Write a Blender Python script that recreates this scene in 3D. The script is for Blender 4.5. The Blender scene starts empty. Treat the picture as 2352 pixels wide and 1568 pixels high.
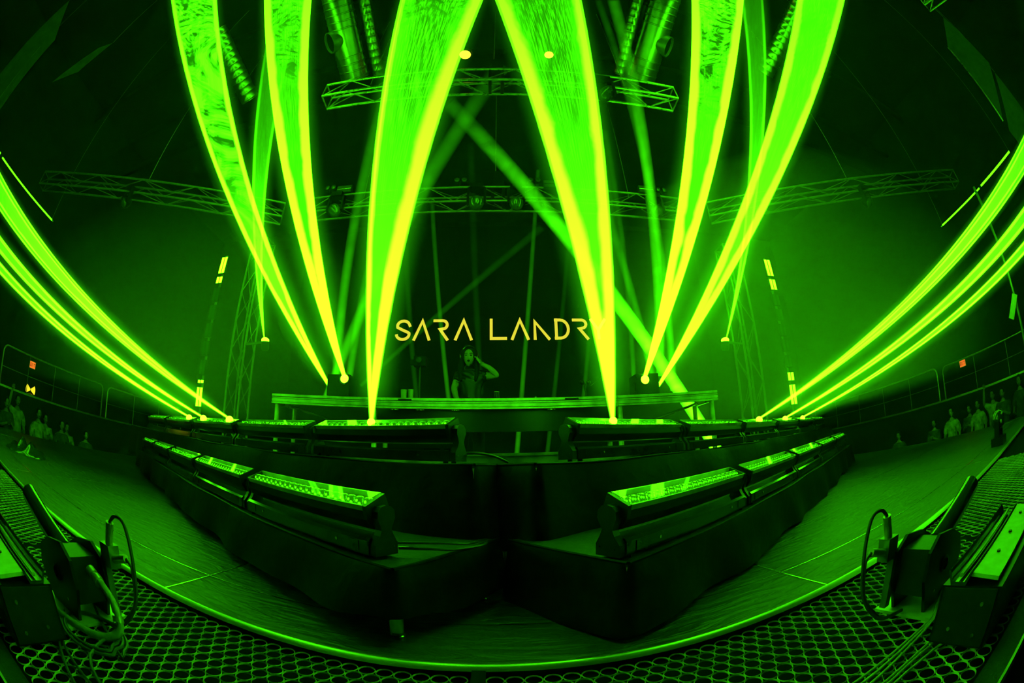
import bpy, math, random
from mathutils import Vector, Matrix

random.seed(11)
scene = bpy.context.scene
COL = scene.collection
R = math.radians

# ------------------------------------------------------------------ camera
# 15 mm-class diagonal fisheye on a 36 x 24 frame, 0.61 m above the stage floor
CAM_Z = 0.61
yaw, pit, rol = R(2.3), R(16.75), R(-1.05)
fw = Vector((math.sin(yaw)*math.cos(pit), math.cos(yaw)*math.cos(pit), math.sin(pit)))
rt = Vector((math.cos(yaw), -math.sin(yaw), 0.0))
up = rt.cross(fw)
rt2 = rt*math.cos(rol) + up*math.sin(rol)
up2 = up*math.cos(rol) - rt*math.sin(rol)
cd = bpy.data.cameras.new('camera')
cam = bpy.data.objects.new('camera', cd)
COL.objects.link(cam)
M3 = Matrix((rt2, up2, -fw)).transposed()
cam.matrix_world = Matrix.Translation((0, 0, CAM_Z)) @ M3.to_4x4()
cd.type = 'PANO'
cd.sensor_fit = 'HORIZONTAL'
cd.sensor_width = 36.0
cd.sensor_height = 24.0
cd.clip_start = 0.02
cd.clip_end = 200
LENS = 935.0/2352.0*36.0
pc = cd if hasattr(cd, 'panorama_type') else cd.cycles
pc.panorama_type = 'FISHEYE_EQUISOLID'
pc.fisheye_lens = LENS
pc.fisheye_fov = R(200)
scene.camera = cam

# ------------------------------------------------------------------ world, haze, exposure
GREEN = (0.045, 1.0, 0.0012)
w = bpy.data.worlds.new('world'); scene.world = w
w.use_nodes = True
wn = w.node_tree; wn.nodes.clear()
wo = wn.nodes.new('ShaderNodeOutputWorld')
bg = wn.nodes.new('ShaderNodeBackground'); bg.inputs['Color'].default_value = (0, 0, 0, 1); bg.inputs['Strength'].default_value = 0
wn.links.new(bg.outputs[0], wo.inputs['Surface'])
HAZE = 0.0022
vs = wn.nodes.new('ShaderNodeVolumeScatter')
vs.inputs['Color'].default_value = (1, 1, 1, 1)
vs.inputs['Density'].default_value = HAZE
vs.inputs['Anisotropy'].default_value = 0.1
wn.links.new(vs.outputs[0], wo.inputs['Volume'])
scene.view_settings.view_transform = 'Standard'
scene.view_settings.look = 'None'
scene.view_settings.gamma = 1.0
scene.view_settings.use_curve_mapping = False
scene.view_settings.exposure = 0.0
cy = scene.cycles
cy.max_bounces = 4
cy.diffuse_bounces = 1
cy.glossy_bounces = 2
cy.transmission_bounces = 4
cy.transparent_max_bounces = 40
cy.volume_bounces = 0
cy.caustics_reflective = False
cy.caustics_refractive = False
cy.sample_clamp_indirect = 3.0
cy.sample_clamp_direct = 0.0
cy.use_denoising = True

# ------------------------------------------------------------------ helpers
FRAME = {}

class MB:
    def __init__(s):
        s.v = []; s.f = []; s.m = []; s.cur = 0
    def add(s, vs, fs):
        o = len(s.v); s.v += [tuple(p) for p in vs]
        for f in fs:
            s.f.append(tuple(i+o for i in f)); s.m.append(s.cur)
        return s
    def box(s, lo, hi, M=None):
        x0, y0, z0 = lo; x1, y1, z1 = hi
        p = [Vector(q) for q in ((x0,y0,z0),(x1,y0,z0),(x1,y1,z0),(x0,y1,z0),(x0,y0,z1),(x1,y0,z1),(x1,y1,z1),(x0,y1,z1))]
        if M is not None: p = [M @ q for q in p]
        return s.add(p, [(3,2,1,0),(4,5,6,7),(0,1,5,4),(1,2,6,5),(2,3,7,6),(3,0,4,7)])
    def cyl(s, p0, p1, r0, r1=None, n=12, cap=True):
        p0, p1 = Vector(p0), Vector(p1); r1 = r0 if r1 is None else r1
        d = (p1-p0).normalized()
        a = d.orthogonal().normalized(); b = d.cross(a)
        vs = []
        for p, r in ((p0, r0), (p1, r1)):
            for i in range(n):
                t = 2*math.pi*i/n; vs.append(p + (a*math.cos(t)+b*math.sin(t))*r)
        fs = [(i, (i+1) % n, n+(i+1) % n, n+i) for i in range(n)]
        if cap: fs += [tuple(range(n-1, -1, -1)), tuple(range(n, 2*n))]
        return s.add(vs, fs)
    def tube(s, pts, r, n=6):
        pts = [Vector(p) for p in pts]
        k = len(pts); vs = []; a = None
        for i, p in enumerate(pts):
            d = (pts[min(i+1, k-1)] - pts[max(i-1, 0)])
            d = d.normalized() if d.length > 1e-9 else Vector((0,0,1))
            a = d.orthogonal().normalized() if a is None else (a - d*a.dot(d)).normalized()
            b = d.cross(a)
            rr = r[i] if isinstance(r, (list, tuple)) else r
            for j in range(n):
                t = 2*math.pi*j/n; vs.append(p + (a*math.cos(t)+b*math.sin(t))*rr)
        fs = []
        for i in range(k-1):
            for j in range(n):
                fs.append((i*n+j, i*n+(j+1) % n, (i+1)*n+(j+1) % n, (i+1)*n+j))
        fs += [tuple(range(n-1, -1, -1)), tuple(range((k-1)*n, k*n))]
        return s.add(vs, fs)
    def sphere(s, c, r, nu=12, nv=8, M=None):
        c = Vector(c); rx, ry, rz = r if isinstance(r, (tuple, list)) else (r, r, r)
        vs = [Vector((0,0,rz))]
        for i in range(1, nv):
            t = math.pi*i/nv
            for j in range(nu):
                f = 2*math.pi*j/nu
                vs.append(Vector((rx*math.sin(t)*math.cos(f), ry*math.sin(t)*math.sin(f), rz*math.cos(t))))
        vs.append(Vector((0,0,-rz)))
        fs = [(0, 1+j, 1+(j+1) % nu) for j in range(nu)]
        for i in range(nv-2):
            for j in range(nu):
                a = 1+i*nu+j; b = 1+i*nu+(j+1) % nu
                fs.append((a, a+nu, b+nu, b))
        l = len(vs)-1; q = 1+(nv-2)*nu
        fs += [(q+j, l, q+(j+1) % nu) for j in range(nu)]
        if M is not None: vs = [M @ p for p in vs]
        return s.add([p+c for p in vs], fs)
    def lathe(s, prof, base, axis=(0,0,1), n=16):
        base = Vector(base); d = Vector(axis).normalized(); a = d.orthogonal().normalized(); b = d.cross(a)
        vs = []
        for (r, h) in prof:
            for j in range(n):
                t = 2*math.pi*j/n; vs.append(base + d*h + (a*math.cos(t)+b*math.sin(t))*r)
        k = len(prof); fs = []
        for i in range(k-1):
            for j in range(n):
                fs.append((i*n+j, i*n+(j+1) % n, (i+1)*n+(j+1) % n, (i+1)*n+j))
        fs += [tuple(range(n-1, -1, -1)), tuple(range((k-1)*n, k*n))]
        return s.add(vs, fs)
    def prism(s, poly, ext):
        """poly: 3d points, extruded by the vector ext"""
        e = Vector(ext); n = len(poly); P = [Vector(p) for p in poly]
        vs = P + [p+e for p in P]
        fs = [tuple(range(n-1, -1, -1)), tuple(range(n, 2*n))] + [(i, (i+1) % n, n+(i+1) % n, n+i) for i in range(n)]
        return s.add(vs, fs)
    def grid(s, fn, nu, nv):
        vs = [fn(i/nu, j/nv) for j in range(nv+1) for i in range(nu+1)]
        fs = [(j*(nu+1)+i, j*(nu+1)+i+1, (j+1)*(nu+1)+i+1, (j+1)*(nu+1)+i) for j in range(nv) for i in range(nu)]
        return s.add(vs, fs)
    def mesh(s, name, mats, smooth=False, M=None):
        me = bpy.data.meshes.new(name)
        v = s.v if M is None else [tuple(M @ Vector(p)) for p in s.v]
        me.from_pydata(v, [], s.f)
        for m in (mats if isinstance(mats, (list, tuple)) else [mats]): me.materials.append(MAT[m])
        if max(s.m, default=0) > 0: me.polygons.foreach_set('material_index', s.m)
        me.update()
        if smooth:
            me.polygons.foreach_set('use_smooth', [True]*len(me.polygons))
            me.set_sharp_from_angle(angle=R(42))
        me.update()
        return me
    def build(s, name, mat, parent=None, smooth=False, world=False):
        M = None
        if world and parent is not None: M = FRAME[parent.name].inverted()
        return link(name, s.mesh(name, mat, smooth, M), parent)

def link(name, me, parent=None, loc=(0,0,0), rz=0.0):
    o = bpy.data.objects.new(name, me); COL.objects.link(o)
    o.location = loc; o.rotation_euler = (0, 0, rz)
    if parent is not None:
        o.parent = parent; FRAME[o.name] = FRAME[parent.name] @ Matrix.LocRotScale(Vector(loc), Matrix.Rotation(rz, 3, 'Z'), None)
    else:
        FRAME[o.name] = Matrix.LocRotScale(Vector(loc), Matrix.Rotation(rz, 3, 'Z'), None)
    return o

def tag(o, label=None, cat=None, group=None, kind=None):
    if label: o['label'] = label
    if cat: o['category'] = cat
    if group: o['group'] = group
    if kind: o['kind'] = kind
    return o

def thing(name, label, cat, loc=(0,0,0), rz=0.0, group=None):
    return tag(link(name, None, None, loc, rz), label, cat, group)

def copy_tree(o, parent=None, keep=True):
    c = o.copy(); COL.objects.link(c)
    if parent is not None: c.parent = parent
    for ch in list(o.children): copy_tree(ch, c)
    return c

# ------------------------------------------------------------------ materials
MAT = {}
def mat(name):
    m = bpy.data.materials.new(name); m.use_nodes = True
    m.node_tree.nodes.clear(); MAT[name] = m
    return m, m.node_tree.nodes, m.node_tree.links

def principled(name, col, rough=0.5, metal=0.0, nscale=None, namt=0.25, bump=0.0, bscale=None, spec=0.5, rvar=0.0, coat=0.0):
    m, N, L = mat(name)
    out = N.new('ShaderNodeOutputMaterial'); b = N.new('ShaderNodeBsdfPrincipled')
    L.new(b.outputs[0], out.inputs['Surface'])
    b.inputs['Roughness'].default_value = rough; b.inputs['Metallic'].default_value = metal
    b.inputs['Specular IOR Level'].default_value = spec
    if coat: b.inputs['Coat Weight'].default_value = coat
    tc = N.new('ShaderNodeTexCoord')
    n = N.new('ShaderNodeTexNoise'); n.inputs['Scale'].default_value = nscale or 12.0; n.inputs['Detail'].default_value = 5
    L.new(tc.outputs['Object'], n.inputs['Vector'])
    r = N.new('ShaderNodeMapRange'); r.inputs['From Min'].default_value = 0.3; r.inputs['From Max'].default_value = 0.7
    r.inputs['To Min'].default_value = 1-namt; r.inputs['To Max'].default_value = 1+namt
    L.new(n.outputs['Fac'], r.inputs['Value'])
    mx = N.new('ShaderNodeVectorMath'); mx.operation = 'SCALE'
    mx.inputs[0].default_value = col; L.new(r.outputs[0], mx.inputs['Scale'])
    L.new(mx.outputs[0], b.inputs['Base Color'])
    if rvar:
        q = N.new('ShaderNodeMapRange'); q.inputs['From Min'].default_value = 0.3; q.inputs['From Max'].default_value = 0.7
        q.inputs['To Min'].default_value = max(0.02, rough-rvar); q.inputs['To Max'].default_value = min(1, rough+rvar)
        L.new(n.outputs['Fac'], q.inputs['Value']); L.new(q.outputs[0], b.inputs['Roughness'])
    if bump:
        n2 = N.new('ShaderNodeTexNoise'); n2.inputs['Scale'].default_value = bscale or 30; n2.inputs['Detail'].default_value = 4
        n2.inputs['Distortion'].default_value = 0.6
        L.new(tc.outputs['Object'], n2.inputs['Vector'])
        bp = N.new('ShaderNodeBump'); bp.inputs['Strength'].default_value = bump; bp.inputs['Distance'].default_value = 0.02
        L.new(n2.outputs['Fac'], bp.inputs['Height']); L.new(bp.outputs[0], b.inputs['Normal'])
    return m

principled('black_metal', (0.012, 0.012, 0.012), 0.38, 0.0, 40, 0.3, 0.05, 180, spec=0.3)
principled('satin_black', (0.0035, 0.0035, 0.0035), 0.3, 0.0, 20, 0.3, spec=0.22)
principled('gloss_black', (0.03, 0.03, 0.03), 0.12, 0.0, 20, 0.2, spec=0.7)
principled('aluminium', (0.55, 0.55, 0.55), 0.34, 0.85, 14, 0.25, 0.04, 90, rvar=0.12)
principled('worn_aluminium', (0.62, 0.62, 0.62), 0.5, 0.5, 9, 0.4, 0.06, 60, rvar=0.15)
principled('dark_truss', (0.25, 0.25, 0.25), 0.4, 0.7, 14, 0.25)
principled('lip_metal', (0.6, 0.6, 0.6), 0.34, 0.9, 3, 0.1)
principled('chrome', (0.7, 0.7, 0.7), 0.22, 1.0, 14, 0.15)
principled('duct_metal', (0.5, 0.5, 0.5), 0.3, 0.95, 2, 0.2)
principled('drape', (0.006, 0.006, 0.006), 0.5, 0.0, 16, 0.4, 0.25, 10, spec=0.08)
principled('riser_carpet', (0.03, 0.03, 0.03), 0.7, 0.0, 60, 0.3, 0.2, 120)
principled('rubber_mat', (0.52, 0.52, 0.52), 0.33, 0.0, 6, 0.35, 0.1, 120, spec=0.6)
principled('black_void', (0.003, 0.003, 0.003), 0.9, 0.0, 10, 0.2, spec=0.05)
principled('wall_paint', (0.007, 0.007, 0.007), 0.9, 0.0, 2.0, 0.4, spec=0.1)
principled('ceiling_paint', (0.004, 0.004, 0.004), 0.9, 0.0, 2.0, 0.4, spec=0.1)
principled('panel_fabric', (0.06, 0.06, 0.06), 0.9, 0.0, 8, 0.2)
principled('rail_steel', (0.45, 0.45, 0.45), 0.35, 0.8, 20, 0.2)
principled('cable_rubber', (0.05, 0.05, 0.05), 0.35, 0.0, 60, 0.2, spec=0.6)
principled('grey_hose', (0.35, 0.35, 0.35), 0.4, 0.0, 60, 0.25, spec=0.6)
principled('brass_fitting', (0.55, 0.5, 0.35), 0.3, 0.6, 30, 0.2)
principled('panel_steel', (0.6, 0.6, 0.6), 0.45, 0.2, 30, 0.12)
principled('screen_black', (0.0025, 0.0025, 0.0025), 0.7, 0.0, 30, 0.2, spec=0.05)
principled('skin', (0.30, 0.25, 0.2), 0.55, 0.0, 60, 0.08)
principled('hair', (0.004, 0.004, 0.003), 0.5, 0.0, 90, 0.3, 0.3, 150, spec=0.12)
principled('shirt', (0.006, 0.006, 0.006), 0.4, 0.0, 40, 0.3, spec=0.35)
principled('trousers', (0.012, 0.012, 0.013), 0.7, 0.0, 40, 0.3)
principled('crowd_cloth', (0.06, 0.06, 0.06), 0.8, 0.0, 9, 0.7, 0.3, 14)
principled('crowd_cloth_light', (0.42, 0.40, 0.38), 0.8, 0.0, 9, 0.6, 0.3, 14)
principled('lens_dark', (0.05, 0.06, 0.05), 0.08, 0.0, 20, 0.2, spec=1.0)
principled('clear_plastic', (0.35, 0.35, 0.35), 0.15, 0.0, 20, 0.1)
principled('label_white', (0.7, 0.7, 0.7), 0.5, 0.0, 20, 0.05)

# stage vinyl: dark, semi gloss, with pulled wrinkles
m, N, L = mat('stage_vinyl')
out = N.new('ShaderNodeOutputMaterial'); b = N.new('ShaderNodeBsdfPrincipled'); L.new(b.outputs[0], out.inputs['Surface'])
tc = N.new('ShaderNodeTexCoord')
n1 = N.new('ShaderNodeTexNoise'); n1.inputs['Scale'].default_value = 1.6; n1.inputs['Detail'].default_value = 6; n1.inputs['Distortion'].default_value = 0.4
L.new(tc.outputs['Object'], n1.inputs['Vector'])
rp = N.new('ShaderNodeMapRange'); rp.inputs['From Min'].default_value = 0.3; rp.inputs['From Max'].default_value = 0.7; rp.inputs['To Min'].default_value = 0.036; rp.inputs['To Max'].default_value = 0.062
L.new(n1.outputs['Fac'], rp.inputs['Value'])
cc = N.new('ShaderNodeCombineColor'); [L.new(rp.outputs[0], cc.inputs[i]) for i in range(3)]
L.new(cc.outputs[0], b.inputs['Base Color'])
b.inputs['Roughness'].default_value = 0.42
mp = N.new('ShaderNodeMapping'); mp.inputs['Rotation'].default_value = (0, 0, R(25)); mp.inputs['Scale'].default_value = (1.2, 4.5, 1)
L.new(tc.outputs['Object'], mp.inputs['Vector'])
n2 = N.new('ShaderNodeTexNoise'); n2.inputs['Scale'].default_value = 3.2; n2.inputs['Detail'].default_value = 5; n2.inputs['Distortion'].default_value = 1.6
L.new(mp.outputs[0], n2.inputs['Vector'])
bp = N.new('ShaderNodeBump'); bp.inputs['Strength'].default_value = 0.6; bp.inputs['Distance'].default_value = 0.03
L.new(n2.outputs['Fac'], bp.inputs['Height']); L.new(bp.outputs[0], b.inputs['Normal'])

def emitter(name, strength, col=GREEN, sample='NONE'):
    m, N, L = mat(name)
    out = N.new('ShaderNodeOutputMaterial'); e = N.new('ShaderNodeEmission')
    e.inputs['Color'].default_value = (*col, 1); e.inputs['Strength'].default_value = strength
    L.new(e.outputs[0], out.inputs['Surface'])
    m.cycles.emission_sampling = sample
    return m
emitter('lamp_core', 60.0)
emitter('led_lit', 26.0)
emitter('led_strip', 7.0)
emitter('led_dim', 0.05, sample='NONE')
emitter('letter_glow', 1.0, (0.80, 0.72, 0.04), 'NONE')
emitter('exit_face', 1.0, (1.0, 0.20, 0.02), 'NONE')
emitter('exit_letter', 0.03, (1.0, 0.05, 0.01), 'NONE')
emitter('warm_lamp', 1.2, (0.85, 0.75, 0.02))
emitter('house_lamp', 2.2, (0.62, 0.62, 0.03), 'NONE')
emitter('phone_glow', 0.5, (0.35, 0.6, 0.3), 'NONE')

# pixel lens: dome lit from inside, mottled like a cut condenser lens
m, N, L = mat('lens_lit')
out = N.new('ShaderNodeOutputMaterial'); b = N.new('ShaderNodeBsdfPrincipled'); L.new(b.outputs[0], out.inputs['Surface'])
b.inputs['Base Color'].default_value = (0.02, 0.05, 0.02, 1); b.inputs['Roughness'].default_value = 0.06; b.inputs['Specular IOR Level'].default_value = 0.9
tc = N.new('ShaderNodeTexCoord'); v = N.new('ShaderNodeTexVoronoi'); v.inputs['Scale'].default_value = 75
L.new(tc.outputs['Object'], v.inputs['Vector'])
cr = N.new('ShaderNodeValToRGB'); cr.color_ramp.elements[0].position = 0.05; cr.color_ramp.elements[0].color = (7, 7, 7, 1)
cr.color_ramp.elements[1].position = 0.5; cr.color_ramp.elements[1].color = (0.26, 0.26, 0.26, 1)
L.new(v.outputs['Distance'], cr.inputs['Fac'])
b.inputs['Emission Color'].default_value = (*GREEN, 1)
L.new(cr.outputs['Color'], b.inputs['Emission Strength'])
m.cycles.emission_sampling = 'NONE'

# clear cover pane over the lenses
m, N, L = mat('cover_pane')
out = N.new('ShaderNodeOutputMaterial'); t = N.new('ShaderNodeBsdfTransparent'); g = N.new('ShaderNodeBsdfGlossy')
g.inputs['Roughness'].default_value = 0.03
fr = N.new('ShaderNodeFresnel'); ge = N.new('ShaderNodeNewGeometry'); io = N.new('ShaderNodeMapRange')
io.inputs['To Min'].default_value = 1.5; io.inputs['To Max'].default_value = 1.0
L.new(ge.outputs['Backfacing'], io.inputs['Value']); L.new(io.outputs[0], fr.inputs['IOR'])
mxs = N.new('ShaderNodeMixShader'); L.new(fr.outputs[0], mxs.inputs[0]); L.new(t.outputs[0], mxs.inputs[1]); L.new(g.outputs[0], mxs.inputs[2])
L.new(mxs.outputs[0], out.inputs['Surface'])

# ------------------------------------------------------------------ light beams in the haze
def mathn(N, L, op, a, b=None, clamp=False):
    n = N.new('ShaderNodeMath'); n.operation = op; n.use_clamp = clamp
    for i, q in enumerate((a, b)):
        if q is None: continue
        if isinstance(q, (int, float)): n.inputs[i].default_value = q
        else: L.new(q, n.inputs[i])
    return n.outputs[0]

def maprange(N, L, v, a, b, c, d, smooth=False):
    n = N.new('ShaderNodeMapRange'); n.interpolation_type = 'SMOOTHSTEP' if smooth else 'LINEAR'
    for k, q in zip(('Value', 'From Min', 'From Max', 'To Min', 'To Max'), (v, a, b, c, d)):
        if isinstance(q, (int, float)): n.inputs[k].default_value = q
        else: L.new(q, n.inputs[k])
    return n.outputs[0]

def beam_material(name, ws, wf, length, src=22.4, far=5.94, core_near=5.28, core_far=2.64, dark=0.297, swirl=0.7, swirl_from=0.25,
                  edge=0.035, stripe=0.35, seed=0.0, soft=False, scale=3.0, streak=2.5, rim_l=1.0, rim_r=1.0, g=0.0, sk0=0.3, sk1=0.07):
    """scattered beam light: bright at the lamp and along both rims, smoke curls in the middle. u runs across, v along (metres from lamp = v*length)"""
    m, N, L = mat(name)
    out = N.new('ShaderNodeOutputMaterial'); add = N.new('ShaderNodeAddShader'); tr = N.new('ShaderNodeBsdfTransparent'); em = N.new('ShaderNodeEmission')
    L.new(tr.outputs[0], add.inputs[0]); L.new(em.outputs[0], add.inputs[1]); L.new(add.outputs[0], out.inputs['Surface'])
    em.inputs['Color'].default_value = (*GREEN, 1)
    uv = N.new('ShaderNodeUVMap'); sx = N.new('ShaderNodeSeparateXYZ'); L.new(uv.outputs[0], sx.inputs[0])
    u, v = sx.outputs[0], sx.outputs[1]
    cm = mathn(N, L, 'SUBTRACT', mathn(N, L, 'MULTIPLY', u, 2.0), 1.0)
    cmb = N.new('ShaderNodeCombineXYZ')
    hw = maprange(N, L, v, 0, 1, ws/2, wf/2)
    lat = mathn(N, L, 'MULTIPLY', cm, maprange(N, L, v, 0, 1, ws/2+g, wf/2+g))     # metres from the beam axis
    c = mathn(N, L, 'DIVIDE', lat, hw)
    ab = mathn(N, L, 'ABSOLUTE', c)
    L.new(lat, cmb.inputs[0]); L.new(mathn(N, L, 'MULTIPLY', v, length), cmb.inputs[1]); cmb.inputs[2].default_value = seed
    if soft:
        no = N.new('ShaderNodeTexNoise'); no.inputs['Scale'].default_value = 2.2; no.inputs['Detail'].default_value = 4; no.inputs['Distortion'].default_value = 1.0
        L.new(cmb.outputs[0], no.inputs['Vector'])
        mod = maprange(N, L, no.outputs['Fac'], 0.3, 0.7, 1-swirl, 1+swirl)
        prof = mathn(N, L, 'POWER', mathn(N, L, 'SUBTRACT', 1.0, mathn(N, L, 'MULTIPLY', c, c), True), 1.3)
        lev = maprange(N, L, v, 0, 1, math.log(src), math.log(far))
        st = mathn(N, L, 'MULTIPLY', mathn(N, L, 'MULTIPLY', prof, mod), mathn(N, L, 'EXPONENT', lev))
        L.new(mathn(N, L, 'MULTIPLY', st, 0.5), em.inputs['Strength'])
        m.cycles.emission_sampling = 'NONE'
        return m
    no = N.new('ShaderNodeTexNoise'); no.inputs['Scale'].default_value = scale; no.inputs['Detail'].default_value = 3.5; no.inputs['Roughness'].default_value = 0.55; no.inputs['Distortion'].default_value = 3.4
    L.new(cmb.outputs[0], no.inputs['Vector'])
    sw = maprange(N, L, no.outputs['Fac'], 0.40, 0.58, 0, 1, True)          # 0 dark curl, 1 clear smoke
    sw_amt = maprange(N, L, v, swirl_from, min(1.0, swirl_from+0.25), 0, swirl, True)
    # fine broken lengthwise streaks, strongest in the middle of the beam
    wv = N.new('ShaderNodeTexNoise'); wv.inputs['Scale'].default_value = 1.0; wv.inputs['Detail'].default_value = 3; wv.inputs['Roughness'].default_value = 0.6
    st_v = N.new('ShaderNodeCombineXYZ'); L.new(mathn(N, L, 'MULTIPLY', c, 26.0), st_v.inputs[0]); L.new(mathn(N, L, 'MULTIPLY', v, length*streak), st_v.inputs[1]); st_v.inputs[2].default_value = seed+3
    L.new(st_v.outputs[0], wv.inputs['Vector'])
    mid = maprange(N, L, ab, 0.25, 0.95, 1, 0.15, True)
    sk_a = mathn(N, L, 'MULTIPLY', mathn(N, L, 'MULTIPLY', maprange(N, L, wv.outputs['Fac'], 0.43, 0.64, 1, 0, True), mid), maprange(N, L, v, 0.15, 0.6, 0, stripe, True))
    corel = mathn(N, L, 'EXPONENT', maprange(N, L, v, 0, 1, math.log(core_near), math.log(core_far)))
    # log blend between clear and dark curls
    drk = mathn(N, L, 'MAXIMUM', mathn(N, L, 'MULTIPLY', mathn(N, L, 'SUBTRACT', 1.0, sw), sw_amt), sk_a)
    mul = mathn(N, L, 'POWER', dark/core_far, drk)
    core = mathn(N, L, 'MULTIPLY', corel, mul)
    # rims
    n3 = N.new('ShaderNodeTexNoise'); n3.inputs['Scale'].default_value = 1.5; n3.inputs['Detail'].default_value = 4; n3.inputs['Distortion'].default_value = 0.8
    L.new(cmb.outputs[0], n3.inputs['Vector'])
    jit = maprange(N, L, n3.outputs['Fac'], 0.3, 0.7, 0.84, 1.18)
    de = mathn(N, L, 'MULTIPLY', mathn(N, L, 'SUBTRACT', 1.0, ab), hw)
    side = maprange(N, L, c, -0.2, 0.2, rim_l, rim_r)
    wdt = mathn(N, L, 'MULTIPLY', mathn(N, L, 'MULTIPLY', jit, side), maprange(N, L, v, 0, 1, edge, edge*1.6))
    rim = maprange(N, L, mathn(N, L, 'DIVIDE', de, wdt), 0.7, 1.1, 1, 0, True)
    riml = mathn(N, L, 'EXPONENT', maprange(N, L, v, 0, 1, math.log(src), math.log(far)))
    tot = mathn(N, L, 'MAXIMUM', core, mathn(N, L, 'MULTIPLY', rim, riml))
    tot = mathn(N, L, 'MULTIPLY', tot, maprange(N, L, de, 0.0, 0.012, 0.0, 1, True))
    # halo painted as emission beyond the rims, imitating glow in the haze
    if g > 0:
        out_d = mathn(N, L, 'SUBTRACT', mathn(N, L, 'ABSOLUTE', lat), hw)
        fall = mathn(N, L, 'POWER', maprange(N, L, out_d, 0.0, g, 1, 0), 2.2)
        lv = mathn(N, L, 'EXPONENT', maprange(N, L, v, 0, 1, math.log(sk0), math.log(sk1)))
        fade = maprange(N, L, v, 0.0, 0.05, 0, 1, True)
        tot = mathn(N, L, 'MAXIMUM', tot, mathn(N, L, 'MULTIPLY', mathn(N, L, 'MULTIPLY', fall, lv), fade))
    L.new(mathn(N, L, 'MULTIPLY', tot, 0.5), em.inputs['Strength'])
    m.cycles.emission_sampling = 'NONE'
    return m

def beam(name, label, S, A, B, ws, group, depth=0.4, ext=1.12, nseg=24, nrow=16, g=0.0, **kw):
    S, A, B = Vector(S), Vector(A), Vector(B)
    axis = ((A+B)/2 - S)
    # perpendicular width direction
    wd = (B-A); Lfull = axis.length*ext
    wdir = wd.normalized()
    s0, s1 = S - wdir*ws/2, S + wdir*ws/2
    a1 = s0 + (A-s0)*ext; b1 = s1 + (B-s1)*ext
    tdir = axis.cross(wd).normalized()
    wf = (b1-a1).length
    vs, uvs, fs = [], [], []
    for i in range(nrow+1):
        t = i/nrow
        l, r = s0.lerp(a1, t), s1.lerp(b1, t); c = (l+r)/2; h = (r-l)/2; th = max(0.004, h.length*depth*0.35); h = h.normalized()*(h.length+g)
        for j in range(nseg):
            p = 2*math.pi*j/nseg
            vs.append(c - S + h*math.cos(p) + tdir*th*math.sin(p)); uvs.append((0.5+0.5*math.cos(p), t))
    for i in range(nrow):
        for j in range(nseg):
            k = (j+1) % nseg
            fs.append((i*nseg+j, i*nseg+k, (i+1)*nseg+k, (i+1)*nseg+j))
    fs.append(tuple(range(nseg-1, -1, -1)))
    me = bpy.data.meshes.new(name); me.from_pydata([tuple(q) for q in vs], [], fs)
    ul = me.uv_layers.new(name='UVMap')
    for lp in me.loops: ul.data[lp.index].uv = uvs[lp.vertex_index]
    beam_material('beam_'+str(len(MAT)), ws, wf, Lfull, g=g, **kw)
    me.materials.append(list(MAT.values())[-1])
    me.polygons.foreach_set('use_smooth', [True]*len(me.polygons))
    o = link(name, me, None, tuple(S))
    tag(o, label, 'light beam', group, 'thing')
    return o

G1 = 'tall light beams fanning up from the stage'
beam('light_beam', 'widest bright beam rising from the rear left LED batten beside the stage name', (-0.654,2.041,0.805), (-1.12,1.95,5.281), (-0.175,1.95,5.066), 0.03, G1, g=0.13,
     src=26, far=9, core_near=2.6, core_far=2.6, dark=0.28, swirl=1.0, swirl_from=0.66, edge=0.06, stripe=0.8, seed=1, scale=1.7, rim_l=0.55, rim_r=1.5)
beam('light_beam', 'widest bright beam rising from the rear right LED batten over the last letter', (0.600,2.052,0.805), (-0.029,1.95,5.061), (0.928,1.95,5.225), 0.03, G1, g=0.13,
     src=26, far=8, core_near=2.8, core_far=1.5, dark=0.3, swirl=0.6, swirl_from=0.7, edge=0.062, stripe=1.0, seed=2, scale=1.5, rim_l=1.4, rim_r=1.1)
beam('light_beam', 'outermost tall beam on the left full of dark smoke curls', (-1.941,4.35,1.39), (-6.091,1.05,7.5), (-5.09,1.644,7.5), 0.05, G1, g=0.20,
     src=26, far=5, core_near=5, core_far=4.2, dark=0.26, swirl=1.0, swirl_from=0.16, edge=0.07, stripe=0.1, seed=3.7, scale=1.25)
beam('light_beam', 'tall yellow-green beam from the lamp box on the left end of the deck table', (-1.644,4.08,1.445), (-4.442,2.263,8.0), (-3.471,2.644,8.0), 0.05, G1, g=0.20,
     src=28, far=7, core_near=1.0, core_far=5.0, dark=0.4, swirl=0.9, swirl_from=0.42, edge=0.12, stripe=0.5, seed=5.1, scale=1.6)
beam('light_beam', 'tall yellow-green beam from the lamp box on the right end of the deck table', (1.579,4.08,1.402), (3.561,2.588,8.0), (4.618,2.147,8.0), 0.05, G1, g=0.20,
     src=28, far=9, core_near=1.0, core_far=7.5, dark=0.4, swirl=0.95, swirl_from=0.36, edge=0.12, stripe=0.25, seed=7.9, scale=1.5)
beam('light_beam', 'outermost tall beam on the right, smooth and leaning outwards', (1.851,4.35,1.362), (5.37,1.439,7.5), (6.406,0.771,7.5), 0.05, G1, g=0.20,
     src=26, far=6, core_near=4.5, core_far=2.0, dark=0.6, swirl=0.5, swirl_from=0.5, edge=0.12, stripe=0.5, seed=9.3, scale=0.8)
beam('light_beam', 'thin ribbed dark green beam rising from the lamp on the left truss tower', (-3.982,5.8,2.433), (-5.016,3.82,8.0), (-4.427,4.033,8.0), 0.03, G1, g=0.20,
     src=14.5, far=0.363, core_near=4.62, core_far=0.185, dark=0.0792, swirl=0.3, swirl_from=0.3, edge=0.05, stripe=0.55, seed=11.2)
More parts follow.
